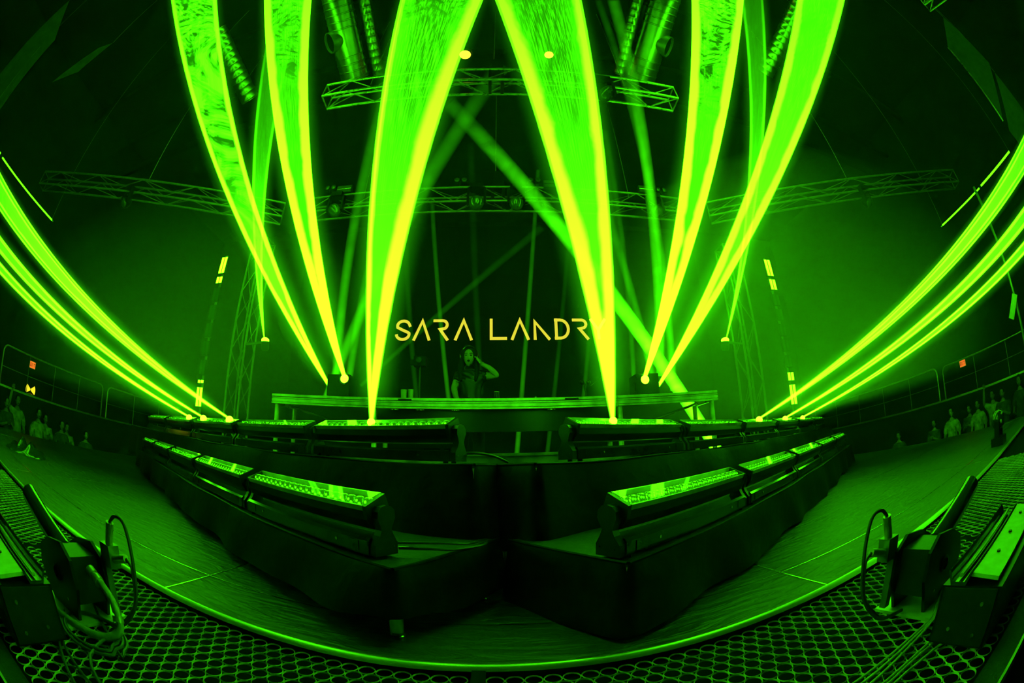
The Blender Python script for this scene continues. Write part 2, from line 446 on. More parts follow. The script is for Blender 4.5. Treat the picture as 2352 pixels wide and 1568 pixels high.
beam('light_beam', 'thin ribbed dark green beam rising from the lamp on the right truss tower', (3.895,5.8,2.378), (4.55,2.17,8.0), (5.02,1.95,8.0), 0.03, G1, g=0.20,
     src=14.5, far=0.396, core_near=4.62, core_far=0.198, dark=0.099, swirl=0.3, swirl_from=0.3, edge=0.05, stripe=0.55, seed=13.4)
G2 = 'low beams sweeping out to the sides'
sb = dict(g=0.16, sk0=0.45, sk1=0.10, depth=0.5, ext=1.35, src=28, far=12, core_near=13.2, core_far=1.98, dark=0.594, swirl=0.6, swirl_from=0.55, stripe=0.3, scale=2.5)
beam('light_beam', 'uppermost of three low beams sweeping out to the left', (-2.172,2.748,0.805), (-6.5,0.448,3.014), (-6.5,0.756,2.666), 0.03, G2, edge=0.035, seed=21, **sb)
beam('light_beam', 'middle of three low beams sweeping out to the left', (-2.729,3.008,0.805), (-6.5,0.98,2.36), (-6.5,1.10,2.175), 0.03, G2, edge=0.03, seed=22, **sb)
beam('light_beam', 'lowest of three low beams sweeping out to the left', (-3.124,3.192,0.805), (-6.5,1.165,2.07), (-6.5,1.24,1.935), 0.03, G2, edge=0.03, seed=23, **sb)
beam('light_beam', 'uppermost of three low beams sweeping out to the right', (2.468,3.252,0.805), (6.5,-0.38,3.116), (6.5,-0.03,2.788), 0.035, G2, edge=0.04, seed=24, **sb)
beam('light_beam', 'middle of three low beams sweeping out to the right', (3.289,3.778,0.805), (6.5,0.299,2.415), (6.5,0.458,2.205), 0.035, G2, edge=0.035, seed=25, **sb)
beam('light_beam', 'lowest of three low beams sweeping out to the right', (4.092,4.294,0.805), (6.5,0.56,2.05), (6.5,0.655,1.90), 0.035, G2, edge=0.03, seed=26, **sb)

G3 = 'faint beams behind the performer'
def soft_beam(label, p, q, wa, wb, s0, s1, sw=0.35, seed=0):
    p, q = Vector(p), Vector(q)
    ax = (q-p).normalized()
    side = ax.cross((p+q)/2 - Vector((0,0,CAM_Z))).normalized()
    beam('light_beam', label, p, q - side*wb/2, q + side*wb/2, wa, G3, depth=0.9, ext=1.0, nseg=16, nrow=6, soft=True, src=s0, far=s1, swirl=sw, seed=seed)
soft_beam('thick diagonal beam rising from behind the right end of the deck table, crossing another', (3.12,5.21,0.53), (-0.918,5.044,6.861), 0.17, 0.34, 22, 0.1, 0.5, 1)
soft_beam('soft diagonal beam leaning right, crossing the thick one high above the stage', (-2.36,5.15,1.30), (0.071,5.0,8.111), 0.13, 0.42, 0.7, 0.07, 0.25, 2)
soft_beam('soft beam just left of the widest left beam, leaning slightly right', (-2.309,5.4,1.30), (-2.347,5.238,7.379), 0.128, 0.255, 0.682, 0.072, 0.25, 3)
soft_beam('faint narrow beam between the left lamp box and the widest left beam', (-2.135,5.4,1.30), (-1.75,5.238,5.444), 0.112, 0.204, 0.558, 0.04, 0.25, 4)
soft_beam('faint upright beam just left of the performer', (-0.70,6.3,1.1), (-1.204,6.111,5.259), 0.08, 0.102, 0.26, 0.048, 0.15, 5)
soft_beam('faint upright beam between the two words of the stage name and the right', (0.285,6.3,0.60), (0.819,6.111,5.956), 0.088, 0.0935, 0.26, 0.056, 0.15, 6)
soft_beam('faint upright beam under the letter D of the stage name', (0.75,6.3,0.60), (1.263,6.111,4.232), 0.08, 0.0935, 0.0868, 0.02, 0.15, 7)
soft_beam('faint upright beam under the last letters of the stage name', (1.30,6.3,1.1), (1.527,6.111,2.767), 0.08, 0.085, 0.149, 0.048, 0.15, 8)
soft_beam('faint upright beam under the first letters of the stage name', (-1.21,6.3,1.1), (-1.72,6.111,5.2), 0.088, 0.136, 0.062, 0.024, 0.15, 9)
soft_beam('broad faint beam rising straight behind the performer', (-0.25,6.4,1.666), (-0.531,6.208,6.801), 0.104, 0.187, 0.031, 0.0096, 0.1, 10)
soft_beam('faint diagonal beam climbing right across the stage name', (-2.2,6.2,1.75), (0.80,6.014,4.5), 0.072, 0.17, 0.0992, 0.028, 0.15, 11)
soft_beam('soft tall beam just right of the widest right beam, reaching the roof', (2.31,4.9,1.395), (1.80,3.07,8.0), 0.112, 0.153, 0.868, 0.04, 0.3, 12)
soft_beam('brighter soft tall beam right of the widest right beam, reaching the roof', (2.131,4.9,1.6), (2.08,3.01,8.0), 0.128, 0.255, 1.12, 0.176, 0.3, 13)
soft_beam('short soft beam left of the right lamp box', (1.927,5.4,1.55), (2.05,5.238,6.344), 0.08, 0.119, 0.217, 0.032, 0.2, 14)
soft_beam('soft beam leaning left from behind the right lamp box', (2.108,5.1,1.6), (1.55,5.0,5.2), 0.112, 0.17, 0.744, 0.048, 0.3, 15)


# ================================================================== STRUCTURE
def struct(name, mb, m, parent=None, smooth=False):
    o = mb.build(name, m, parent, smooth)
    if parent is None: tag(o, kind='structure')
    return o

ROOM_X, ROOM_Y0, ROOM_Y1, ROOM_Z0, ROOM_Z1 = 13.0, -14.0, 13.5, -1.25, 9.6
struct('wall_back', MB().box((-ROOM_X, ROOM_Y1, ROOM_Z0), (ROOM_X, ROOM_Y1+0.2, ROOM_Z1)), 'wall_paint')
struct('wall_front', MB().box((-ROOM_X, ROOM_Y0-0.2, ROOM_Z0), (ROOM_X, ROOM_Y0, ROOM_Z1)), 'wall_paint')
struct('wall_left', MB().box((-ROOM_X-0.2, ROOM_Y0, ROOM_Z0), (-ROOM_X, ROOM_Y1, ROOM_Z1)), 'wall_paint')
struct('wall_right', MB().box((ROOM_X, ROOM_Y0, ROOM_Z0), (ROOM_X+0.2, ROOM_Y1, ROOM_Z1)), 'wall_paint')
struct('ceiling', MB().box((-ROOM_X, ROOM_Y0, ROOM_Z1), (ROOM_X, ROOM_Y1, ROOM_Z1+0.2)), 'ceiling_paint')
struct('floor_hall', MB().box((-ROOM_X, ROOM_Y0, ROOM_Z0-0.2), (ROOM_X, ROOM_Y1, ROOM_Z0)), 'black_void')

# stage floor: sheets of vinyl-covered board with thin metal joint strips
SX0, SX1, SY0, SY1 = -7.05, 6.2, 1.05, 9.0
fl = struct('floor', MB().box((SX0, SY0, ROOM_Z0), (SX1, SY1, -0.014)), 'black_void')
xs = [SX0] + [-6.06+2.41*i for i in range(6)] + [SX1]
ys = [SY0, 1.372] + [1.372+1.22*i for i in range(1, 7)] + [SY1]
for i in range(len(xs)-1):
    for j in range(len(ys)-1):
        if xs[i+1]-xs[i] < 0.2 or ys[j+1]-ys[j] < 0.1: continue
        MB().box((xs[i]+0.003, ys[j]+0.003, -0.014), (xs[i+1]-0.003, ys[j+1]-0.003, 0.0)).build('floor_panel', 'stage_vinyl', fl)
for x in xs[1:-1]:
    MB().box((x-0.0035, SY0, -0.006), (x+0.0035, SY1, 0.0018)).build('joint_strip', 'chrome', fl)
for y in ys[1:4]:
    MB().box((SX0, y-0.0035, -0.006), (SX1, y+0.0035, 0.0018)).build('joint_strip', 'chrome', fl)
# front lip of the vinyl, curled over the deck edge
lip = MB()
def lipf(u, v):
    x = SX0 + (SX1-SX0)*u
    wob = 0.006*math.sin(x*3.1)+0.004*math.sin(x*7.7+1)
    y = SY0 - 0.018 + 0.030*v + wob*0.5*(1-v); z = -0.012 + 0.015*math.sin(v*math.pi*0.62)
    return (x, y, z)
lip.grid(lipf, 160, 5)
lip.build('floor_lip', 'lip_metal', fl, True)

# stage front shelf under the ring mats
struct('floor_front_shelf', MB().box((-7.05, 0.13, ROOM_Z0), (6.2, 1.05, -0.045)), 'black_void')
t1 = struct('trim_1', MB().box((-7.05, 0.085, -0.10), (6.2, 0.165, -0.026)), 'riser_carpet')
MB().box((-7.05, 0.076, -0.10), (6.2, 0.085, -0.020)).build('edge_angle', 'rail_steel', t1)

# side platforms with guard rails, beyond the stage wings
for sx, nm in ((-1, 'floor_platform_left'), (1, 'floor_platform_right')):
    x0, x1 = sorted((sx*10.0, sx*13.0))
    zt = 0.60 if sx < 0 else 0.50
    struct(nm, MB().box((x0, 0.5, ROOM_Z0), (x1, 13.4, zt)), 'wall_paint')

# ================================================================== RING MATS along the stage front
def ring_mat_mesh(x0, x1, y0, y1, p=0.05, zt=-0.008, zb=-0.013):
    mb = MB(); rows = int((y1-y0)/(p*0.866)); row = 0
    for j in range(rows):
        y = y0 + p/2 + j*p*0.866
        off = p/2 if j % 2 else 0.0
        k = int((x1-x0-off)/p)
        for i in range(k):
            x = x0 + p/2 + off + i*p
            far = abs(x) > 2.0
            n = 8 if far else (18 if abs(x) < 1.6 else 12)
            ro, ri = p*0.502, p*0.446
            vs = []
            for q in range(n):
                t = 2*math.pi*(q+0.5)/n; c, s_ = math.cos(t), math.sin(t)
                vs += [(x+ro*c, y+ro*s_, zt-0.003), (x+(ro+ri)/2*c, y+(ro+ri)/2*s_, zt), (x+ri*c, y+ri*s_, zt-0.003), (x+ri*c, y+ri*s_, zb)]
            fs = []
            for q in range(n):
                a, b_ = q*4, ((q+1) % n)*4
                fs += [(a, b_, b_+1, a+1), (a+1, b_+1, b_+2, a+2), (a+2, b_+2, b_+3, a+3)]
            mb.add(vs, fs)
    return mb
for k, (a, b_) in enumerate(((-3.55, -1.86), (-1.84, -0.085), (-0.045, 1.80), (1.82, 3.6))):
    o = ring_mat_mesh(a, b_, 0.17, 1.03).build('ring_mat', 'rubber_mat', None, True)
    tag(o, ('black rubber ring mat at the far left end of the stage front', 'black rubber ring mat on the stage front under the left cannon and coiled hose',
            'black rubber ring mat on the stage front under the cables at the right', 'black rubber ring mat at the far right end of the stage front')[k], 'mat', 'ring mats along the stage front')
tag(MB().box((-0.084, 0.17, -0.045), (-0.046, 1.03, -0.006)).build('joint_strip', 'satin_black'), 'narrow dark strip joining two ring mats at the stage front centre', 'strip')

# ================================================================== LED BATTENS
Fp, Bp = (-0.006, 0.176), (0.082, 0.217)            # front and back edge of the lens window in the (y, z) section
fb = Vector((Bp[0]-Fp[0], Bp[1]-Fp[1])); fb_l = fb.length; fbn = fb/fb_l
nrm = Vector((-fbn.y, fbn.x))
def sec(d_along, d_norm, x):
    p = Vector(Fp) + fbn*d_along + nrm*d_norm
    return (x, p.x, p.y)
HEAD = [(-0.006, 0.176), (0.004, 0.130), (0.030, 0.098), (0.070, 0.094), (0.100, 0.118), (0.106, 0.160), (0.082, 0.217)]
def lens_mesh():
    mb = MB(); prof = [(0.0215, 0.0), (0.0215, 0.004), (0.0195, 0.010), (0.0145, 0.0155), (0.0075, 0.0185), (0.001, 0.0195)]
    mb.lathe(prof, (0,0,0), (0, nrm.x, nrm.y), 14)
    return mb.mesh('lens', 'lens_lit', True)
LENS_ME = lens_mesh()
ARM = [(0.004, 0.012), (0.104, 0.012), (0.104, 0.052), (0.086, 0.082), (0.078, 0.100), (0.088, 0.120), (0.098, 0.140), (0.094, 0.164), (0.078, 0.178),
       (0.056, 0.182), (0.034, 0.176), (0.020, 0.160), (0.018, 0.138), (0.028, 0.116), (0.034, 0.098), (0.026, 0.080), (0.004, 0.052)]
BAR_ME = {}
def bar_meshes():
    b = MB()
    b.prism([(-0.47, y, z) for y, z in [(0.0,0.012),(0.106,0.012),(0.106,0.062),(0.098,0.070),(0.010,0.070),(0.0,0.060)]], (0.94,0,0))
    BAR_ME['base'] = b.mesh('base', 'gloss_black')
    h = MB()
    h.prism([(-0.455, y, z) for y, z in [(Fp[0]+0.010,Fp[1]-0.016), (0.004,0.130),(0.030,0.098),(0.070,0.094),(0.100,0.118),(0.106,0.160),(Bp[0]+0.010,Bp[1]-0.020)]], (0.91,0,0))
    BAR_ME['head'] = h.mesh('head', 'satin_black')
    BAR_ME['end_plate'] = MB().prism([(-0.008, y, z) for y, z in HEAD], (0.016,0,0)).mesh('end_plate', 'black_metal')
    for k, d0 in enumerate((0.0, fb_l-0.006)):
        r = MB().prism([sec(d0, -0.018, -0.452), sec(d0+0.006, -0.018, -0.452), sec(d0+0.006, 0.002, -0.452), sec(d0, 0.002, -0.452)], (0.904,0,0))
        BAR_ME['window_rim%d' % k] = r.mesh('window_rim', 'worn_aluminium')
    p = MB().prism([sec(0.006, 0.0035, -0.452), sec(fb_l-0.006, 0.0035, -0.452), sec(fb_l-0.006, 0.005, -0.452), sec(0.006, 0.005, -0.452)], (0.904,0,0))
    BAR_ME['cover_pane'] = p.mesh('cover_pane', 'cover_pane')
    g = MB().prism([sec(0.006, -0.0185, -0.452), sec(fb_l-0.006, -0.0185, -0.452), sec(fb_l-0.006, -0.0165, -0.452), sec(0.006, -0.0165, -0.452)], (0.904,0,0))
    BAR_ME['lens_tray'] = g.mesh('lens_tray', 'chrome')
    a = MB().prism([(-0.5, y, z) for y, z in ARM], (0.030,0,0)); BAR_ME['arm0'] = a.mesh('arm', 'black_metal')
    a = MB().prism([(0.47, y, z) for y, z in ARM], (0.030,0,0)); BAR_ME['arm1'] = a.mesh('arm', 'black_metal')
    BAR_ME['screw'] = MB().cyl((-0.0015, 0, 0), (0.0015, 0, 0), 0.0035, n=8).mesh('screw', 'chrome')
    BAR_ME['foot'] = MB().cyl((0, 0, 0), (0, 0, 0.013), 0.012, n=8).mesh('foot', 'satin_black')
    BAR_ME['socket_plate'] = MB().box((-0.022, -0.003, 0.022), (0.022, 0.0, 0.056)).mesh('socket_plate', 'gloss_black')
    BAR_ME['latch_screw'] = MB().cyl((0, 0.0, 0.040), (0, -0.003, 0.040), 0.006, n=10).mesh('latch_screw', 'chrome')
    # joined lens row for bars too far away to pick the lenses apart
    lr = MB()
    for i in range(20):
        lr.lathe([(0.0215,0.0),(0.0195,0.010),(0.0075,0.0185)], Vector(sec(fb_l/2, -0.0165, -0.4275+0.045*i)), (0, nrm.x, nrm.y), 8)
    BAR_ME['lens_row'] = lr.mesh('lens_row', 'lens_lit', True)
bar_meshes()
BAR_ME['lit_lens_wide'] = MB().sphere((0,0,0), 0.036, 14, 10).mesh('lit_lens', 'lamp_core', True)
BAR_ME['lit_lens'] = MB().sphere((0,0,0), 0.022, 14, 10).mesh('lit_lens', 'lamp_core', True)
ORD = ('first', 'second', 'third', 'fourth', 'fifth', 'sixth')
def led_bar(loc, rz, label, group, lenses, lit=()):
    t = thing('led_batten', label, 'light batten', loc, rz, group)
    link('base', BAR_ME['base'], t); h = link('head', BAR_ME['head'], t)
    for x in (-0.460, 0.460): link('end_plate', BAR_ME['end_plate'], h, (x, 0, 0))
    for k in (0, 1): link('window_rim', BAR_ME['window_rim%d' % k], h)
    link('lens_tray', BAR_ME['lens_tray'], h)
    if lenses:
        for i in range(20):
            link('lens', LENS_ME, h, sec(fb_l/2, -0.0165, -0.4275+0.045*i))
    else:
        tag(link('lens_row', BAR_ME['lens_row'], h), kind='stuff')
    link('cover_pane', BAR_ME['cover_pane'], h)
    for x in lit: link('lit_lens', BAR_ME['lit_lens' if lenses else 'lit_lens_wide'], h, sec(fb_l/2, 0.004, x))
    for k in (0, 1):
        a = link('arm', BAR_ME['arm%d' % k], t)
        if lenses:
            for y, z in ((0.022, 0.038), (0.086, 0.042)): link('screw', BAR_ME['screw'], a, ((-0.5005, 0.5005)[k], y, z))
    if lenses:
        for x in (-0.44, 0.44):
            for y in (0.018, 0.088): link('foot', BAR_ME['foot'], t, (x, y, 0))
        for x in (-0.29, 0.30): link('latch_screw', BAR_ME['latch_screw'], t, (x, 0, 0))
    for x in (-0.40, 0.40): link('socket_plate', BAR_ME['socket_plate'], t, (x, 0, 0))
    return t

ROWS = {}   # name -> (near-end front corner, angle, side)
def row(name, x0, y0, ang, side, z, n, pitch, lens_units, place, group, lit=()):
    a = R(ang); u = Vector((side*math.cos(a), math.sin(a), 0))
    rz = a if side > 0 else -a
    for i in range(n):
        c = Vector((x0, y0, z)) + u*(0.5 + pitch*i)
        led_bar(tuple(c), rz, '%s LED pixel batten from the centre on the %s' % (ORD[i], place), group, i < lens_units,
                [(q-pitch*i-0.5)*(1 if side > 0 else -1) for q in lit if pitch*i < q < pitch*i+1.0])
    ROWS[name] = (Vector((x0, y0, z)), u, rz)
row('fl', -0.385, 1.222, 30.6, -1, 0.274, 5, 1.03, 2, 'front left riser', 'LED battens on the front risers')
row('fr', 0.360, 1.180, 32.5, 1, 0.274, 5, 1.03, 2, 'front right riser', 'LED battens on the front risers')
row('bl', -0.185, 1.780, 25.0, -1, 0.592, 5, 1.03, 1, 'rear left riser', 'LED battens on the rear risers', (0.535, 2.21, 2.825, 3.26))
row('br', 0.343, 1.842, 32.7, 1, 0.592, 6, 1.03, 1, 'rear right riser', 'LED battens on the rear risers', (0.33, 2.55, 3.525, 4.48))

# ================================================================== RISERS under the battens
def riser(label, corner, ang, side, length, width, top, hem, legs, seed, group):
    """corner: front corner at the centre end of the deck; local x runs outwards from the centre, local y to the back"""
    rng = random.Random(seed)
    a = R(ang); ux = Vector((side*math.cos(a), math.sin(a), 0)); uy = Vector((-side*math.sin(a)*-1, math.cos(a), 0)) if side < 0 else Vector((-math.sin(a), math.cos(a), 0))
    if side < 0: uy = Vector((math.sin(a), math.cos(a), 0))
    base = Vector((corner[0], corner[1], 0.0))
    t = thing('stage_riser', label, 'riser', tuple(base), 0, group)
    W = lambda x, y, z: ux*x + uy*y + Vector((0, 0, z))
    def P(mb, x0, x1, y0, y1, z0, z1):
        q = [W(x0,y0,z0), W(x1,y0,z0), W(x1,y1,z0), W(x0,y1,z0)]
        if side < 0: q = q[::-1]
        mb.prism(q, (0, 0, z1-z0)); return mb
    P(MB(), 0, length, 0, width, top-0.012, top).build('deck_top', 'riser_carpet', t)
    for q in ((0.0, length, 0.0, 0.03), (0.0, length, width-0.03, width), (0.0, 0.03, 0.03, width-0.03), (length-0.03, length, 0.03, width-0.03)):
        P(MB(), *q, top-0.10, top-0.012).build('frame_rail', 'aluminium', t)
    ph = [rng.uniform(0, 6.28) for _ in range(6)]
    # one cloth runs along the front, round the corner and along the end
    rad = 0.03; L1 = length-rad; La = rad*math.pi/2; L2 = width-rad; LT = L1+La+L2
    def path(q):
        if q < L1: return (length-q, 0.0), (0.0, -1.0)
        if q < L1+La:
            a_ = (q-L1)/rad
            return (rad-rad*math.sin(a_), rad-rad*math.cos(a_)), (-math.sin(a_), -math.cos(a_))
        return (0.0, rad+q-L1-La), (-1.0, 0.0)
    nf = int(L1*24); qs = [L1*i/nf for i in range(nf)] + [L1+La*i/10 for i in range(10)] + [L1+La+L2*i/18 for i in range(19)]
    def cloth(u, v):
        q = qs[min(len(qs)-1, int(round(u*(len(qs)-1))))]
        (x, y), (nx, ny) = path(q); f = v**0.8
        wave = f*(0.030 + 0.014*math.sin(q*7.3+ph[0]) + 0.009*math.sin(q*12.1+ph[1]+1.3*v) + 0.009*math.sin(q*3.1+ph[2]))
        sag = (0.010*math.sin(q*5.0+ph[3]) + 0.012*math.sin(q*1.9+ph[4]))*f
        lift = 0.0
        if hem > 0.03: lift = 0.05*math.exp(-((q-L1-La/2)/0.18)**2)*f       # gathered up at the corner, the foot shows
        o_ = 0.006 + wave + 0.012*v
        return W(x+nx*o_, y+ny*o_, top+0.003-v*(top-hem)+sag*0.8+lift)
    MB().grid(cloth, len(qs)-1, 16).build('drape', 'drape', t, True)
    # folded hem of the top cloth, lying along the deck edge
    def roll(x0, y0, x1, y1, L_):
        pts = []
        k = int(L_*10)
        for i in range(k+1):
            u = i/k; s_ = u*L_
            pts.append(W(x0+(x1-x0)*u, y0+(y1-y0)*u + 0.004*math.sin(s_*4+ph[5]), top+0.002+0.003*math.sin(s_*6+ph[2])))
        MB().tube(pts, 0.0065, 6).build('hem', 'drape', t, True)
    roll(0.0, -0.004, length, -0.004, length); roll(-0.004, 0, -0.004, width, width)
    for x, y in legs:
        l = MB().cyl(W(x, y, 0.02), W(x, y, top-0.10), 0.024, n=16).build('leg', 'aluminium', t, True)
        MB().lathe([(0.030,0.0),(0.030,0.008),(0.026,0.012),(0.026,0.022)], W(x, y, 0.0), n=16).build('foot', 'chrome', l, True)
    return t
RG = 'cloth-draped risers on the stage'
riser('low black-draped riser at the front left carrying a row of LED battens', (-0.314, 1.153), 30.6, -1, 5.5, 0.61, 0.272, 0.055,
      [(0.055, 0.055), (0.06, 0.55), (2.4, 0.07), (4.9, 0.07)], 1, RG)
riser('low black-draped riser at the front right carrying a row of LED battens', (0.373, 1.154), 32.5, 1, 5.5, 0.61, 0.272, 0.012,
      [(0.06, 0.06), (0.06, 0.55), (2.4, 0.07), (4.9, 0.07)], 2, RG)
riser('high black-draped riser at the rear left, behind the front row of battens', (-0.10, 1.70), 25.0, -1, 6.3, 0.61, 0.588, 0.17,
      [(0.16, 0.40), (0.06, 0.07), (2.4, 0.07), (4.9, 0.07)], 3, RG)
riser('high black-draped riser at the rear right, behind the front row of battens', (0.155, 1.66), 32.7, 1, 6.8, 0.61, 0.588, 0.17,
      [(0.06, 0.07), (0.10, 0.50), (2.4, 0.07), (4.9, 0.07)], 4, RG)
# centre deck filling the V between the rear risers
t = thing('centre_deck', 'aluminium-edged stage deck between the two rear LED batten rows', 'riser', (0.08, 2.45, 0))
MB().box((-1.10, 2.30, 0.638), (0.98, 3.50, 0.650)).build('deck_top', 'riser_carpet', t, world=True)
fr = MB().box((-1.10, 2.29, 0.558), (0.98, 2.31, 0.650))
for z0, z1, d_ in ((0.634, 0.650, 0.0), (0.610, 0.632, 0.006), (0.586, 0.608, 0.0), (0.558, 0.584, 0.004)):
    fr.box((-1.10, 2.27+d_, z0), (0.98, 2.295, z1))
fr.build('edge_profile', 'worn_aluminium', t, world=True)
for x in (-0.95, 0.05, 0.85):
    MB().cyl((x, 2.4, 0.0), (x, 2.4, 0.62), 0.024, n=14).build('leg', 'aluminium', t, True, True)

# ================================================================== DECK TABLE (stage decks on legs used as the performer's table)
t = thing('dj_table', 'long aluminium-edged stage deck on legs in front of the performer', 'table', (0, 4.3, 0.30))
PZ = 0.30     # hidden platform the table and the performer stand on
TZ = 1.228
for x0, x1 in ((-2.53, -1.31), (-1.305, 1.232), (1.237, 2.455)):
    d = MB().box((x0, 4.02, TZ-0.03), (x1, 4.56, TZ)).build('deck_panel', 'riser_carpet', t, world=True)
    e = MB().box((x0, 4.025, TZ-0.105), (x1, 4.045, TZ-0.002))
    for z0, z1, dy in ((TZ-0.026, TZ, 0.0), (TZ-0.046, TZ-0.034, 0.004), (TZ-0.084, TZ-0.054, 0.0), (TZ-0.108, TZ-0.092, -0.003)):
        e.box((x0, 3.995+dy, z0), (x1, 4.026, z1))
    e.build('edge_profile', 'worn_aluminium', d, world=True)
    for xe in (x0, x1-0.02):
        MB().box((xe, 4.04, TZ-0.105), (xe+0.02, 4.56, TZ-0.03)).build('side_rail', 'aluminium', d, world=True)
for x in (-2.485, -1.27, 1.27, 2.40):
    for y in (4.06, 4.50):
        MB().cyl((x, y, PZ), (x, y, TZ-0.1), 0.028, n=14).build('leg', 'worn_aluminium', t, True, True)
for x0, x1 in ((-2.30, -1.60), (2.22, 1.55)):
    MB().cyl((x0, 4.09, TZ-0.12), (x1, 4.09, 0.93), 0.014, n=8).build('brace', 'chrome', t, True, True)
# rubber bumpers / latch slots on the fascia
for x in (-0.93, 0.75):
    MB().box((x-0.07, 3.990, TZ-0.026), (x+0.07, 3.996, TZ-0.010)).build('latch_slot', 'satin_black', t, world=True)
# dark fascia panel hanging below the table top
MB().box((-1.30, 4.10, 0.90), (1.22, 4.14, TZ-0.10)).build('fascia_panel', 'satin_black', t, world=True)
for x in (-0.78, -0.42, 0.55, -1.05):
    MB().cyl((x, 4.085, TZ-0.118), (x, 4.085, TZ-0.106), 0.055, n=16).build('downlight', 'chrome', t, True, True)

# platform behind (mostly hidden) that the table and the performer stand on
o = MB().box((-3.2, 3.9, 0.0), (3.2, 6.5, PZ)).build('rear_platform', 'black_void')
tag(o, 'low black platform under the performer and the deck table', 'platform')

# lamp boxes standing at both ends of the table
def lamp_box(label, x0, x1, y0, y1, z1, ex, ez):
    t = thing('lamp_box', label, 'stage light', ((x0+x1)/2, (y0+y1)/2, TZ), 0, 'lamp boxes on the deck table')
    MB().box((x0, y0, TZ+0.025), (x1, y1, z1)).build('housing', 'black_metal', t, world=True)
    MB().box((x0+0.02, y0+0.02, TZ), (x1-0.02, y1-0.02, TZ+0.025)).build('base', 'satin_black', t, world=True)
    MB().lathe([(0.066, 0), (0.066, 0.014), (0.054, 0.018)], (ex, y0, ez), (0,-1,0), 18).build('lens_ring', 'gloss_black', t, True, True)
    MB().sphere((ex, y0-0.012, ez), (0.052, 0.016, 0.052), 14, 8).build('lens', 'lamp_core', t, True, True)
    MB().box((x0-0.006, y0+0.03, TZ+0.06), (x0, y1-0.03, TZ+0.16)).build('side_vent', 'satin_black', t, world=True)
    return t
lamp_box('black lamp box with a glowing lens on the left end of the deck table', -1.87, -1.60, 4.12, 4.36, 1.49, -1.655, 1.44)
lamp_box('black lamp box with a glowing lens on the right end of the deck table', 1.50, 1.77, 4.12, 4.36, 1.475, 1.60, 1.405)


# things on the table
t = thing('drink_can', 'small dark drinks can with a bright rim beside the performer', 'can', (0.0, 4.36, TZ))
MB().lathe([(0.026,0.0),(0.033,0.008),(0.033,0.110),(0.027,0.122)], (0,0,0), n=18).build('body', 'satin_black', t, True)
MB().lathe([(0.029,0.121),(0.029,0.127),(0.024,0.127),(0.024,0.122)], (0,0,0), n=18).build('rim', 'label_white', t, True)
t = thing('drinking_glass', 'clear drinking glass standing on the left part of the deck table', 'glass', (-1.02, 4.32, TZ))
MB().lathe([(0.028,0.0),(0.036,0.14),(0.034,0.14),(0.027,0.008)], (0,0,0), n=16).build('tumbler', 'clear_plastic', t, True)
t = thing('drinking_glass', 'second clear glass standing close to the other on the deck table', 'glass', (-0.95, 4.36, TZ))
MB().lathe([(0.026,0.0),(0.034,0.15),(0.032,0.15),(0.025,0.008)], (0,0,0), n=16).build('tumbler', 'clear_plastic', t, True)
t = thing('camera_stand', 'small camera on a slim stand at the left of the performer', 'camera', (-0.86, 4.40, TZ))
MB().cyl((0,0,0), (0,0,0.42), 0.012, n=8).build('pole', 'black_metal', t, True)
MB().lathe([(0.07,0),(0.07,0.012),(0.02,0.02)], (0,0,0), n=16).build('base', 'black_metal', t, True)
b_ = MB().box((-0.07,-0.05,0.42), (0.07,0.05,0.53)).build('body', 'satin_black', t)
MB().cyl((0,-0.05,0.475), (0,-0.10,0.475), 0.032, n=14).build('lens', 'lens_dark', b_, True)
MB().box((-0.11,-0.02,0.44), (-0.07,0.02,0.50)).build('side_screen', 'gloss_black', t)
t = thing('table_microphone', 'goose-neck gadget with two round heads on the right of the table', 'microphone', (0.98, 4.36, TZ))
MB().box((-0.06,-0.05,0.0), (0.06,0.05,0.03)).build('base', 'satin_black', t)
MB().tube([(0,0,0.03),(0.005,0,0.10),(-0.01,0,0.16),(0.0,0,0.20)], 0.012, 8).build('neck', 'black_metal', t, True)
MB().sphere((-0.035,0,0.215), 0.030, 12, 8).build('head', 'satin_black', t, True)
MB().sphere((0.040,0,0.215), 0.026, 12, 8).build('head', 'gloss_black', t, True)
MB().cyl((0.05,0,0.17),(0.24,0.0,0.30), 0.003, n=6).build('antenna', 'chrome', t, True)
t = thing('small_bottle', 'tiny bottle near the middle of the deck table', 'bottle', (0.42, 4.34, TZ))
MB().lathe([(0.016,0),(0.018,0.03),(0.010,0.05),(0.008,0.065)], (0,0,0), n=12).build('body', 'clear_plastic', t, True)
MB().cyl((0,0,0.064),(0,0,0.074), 0.010, n=10).build('cap', 'satin_black', t, True)
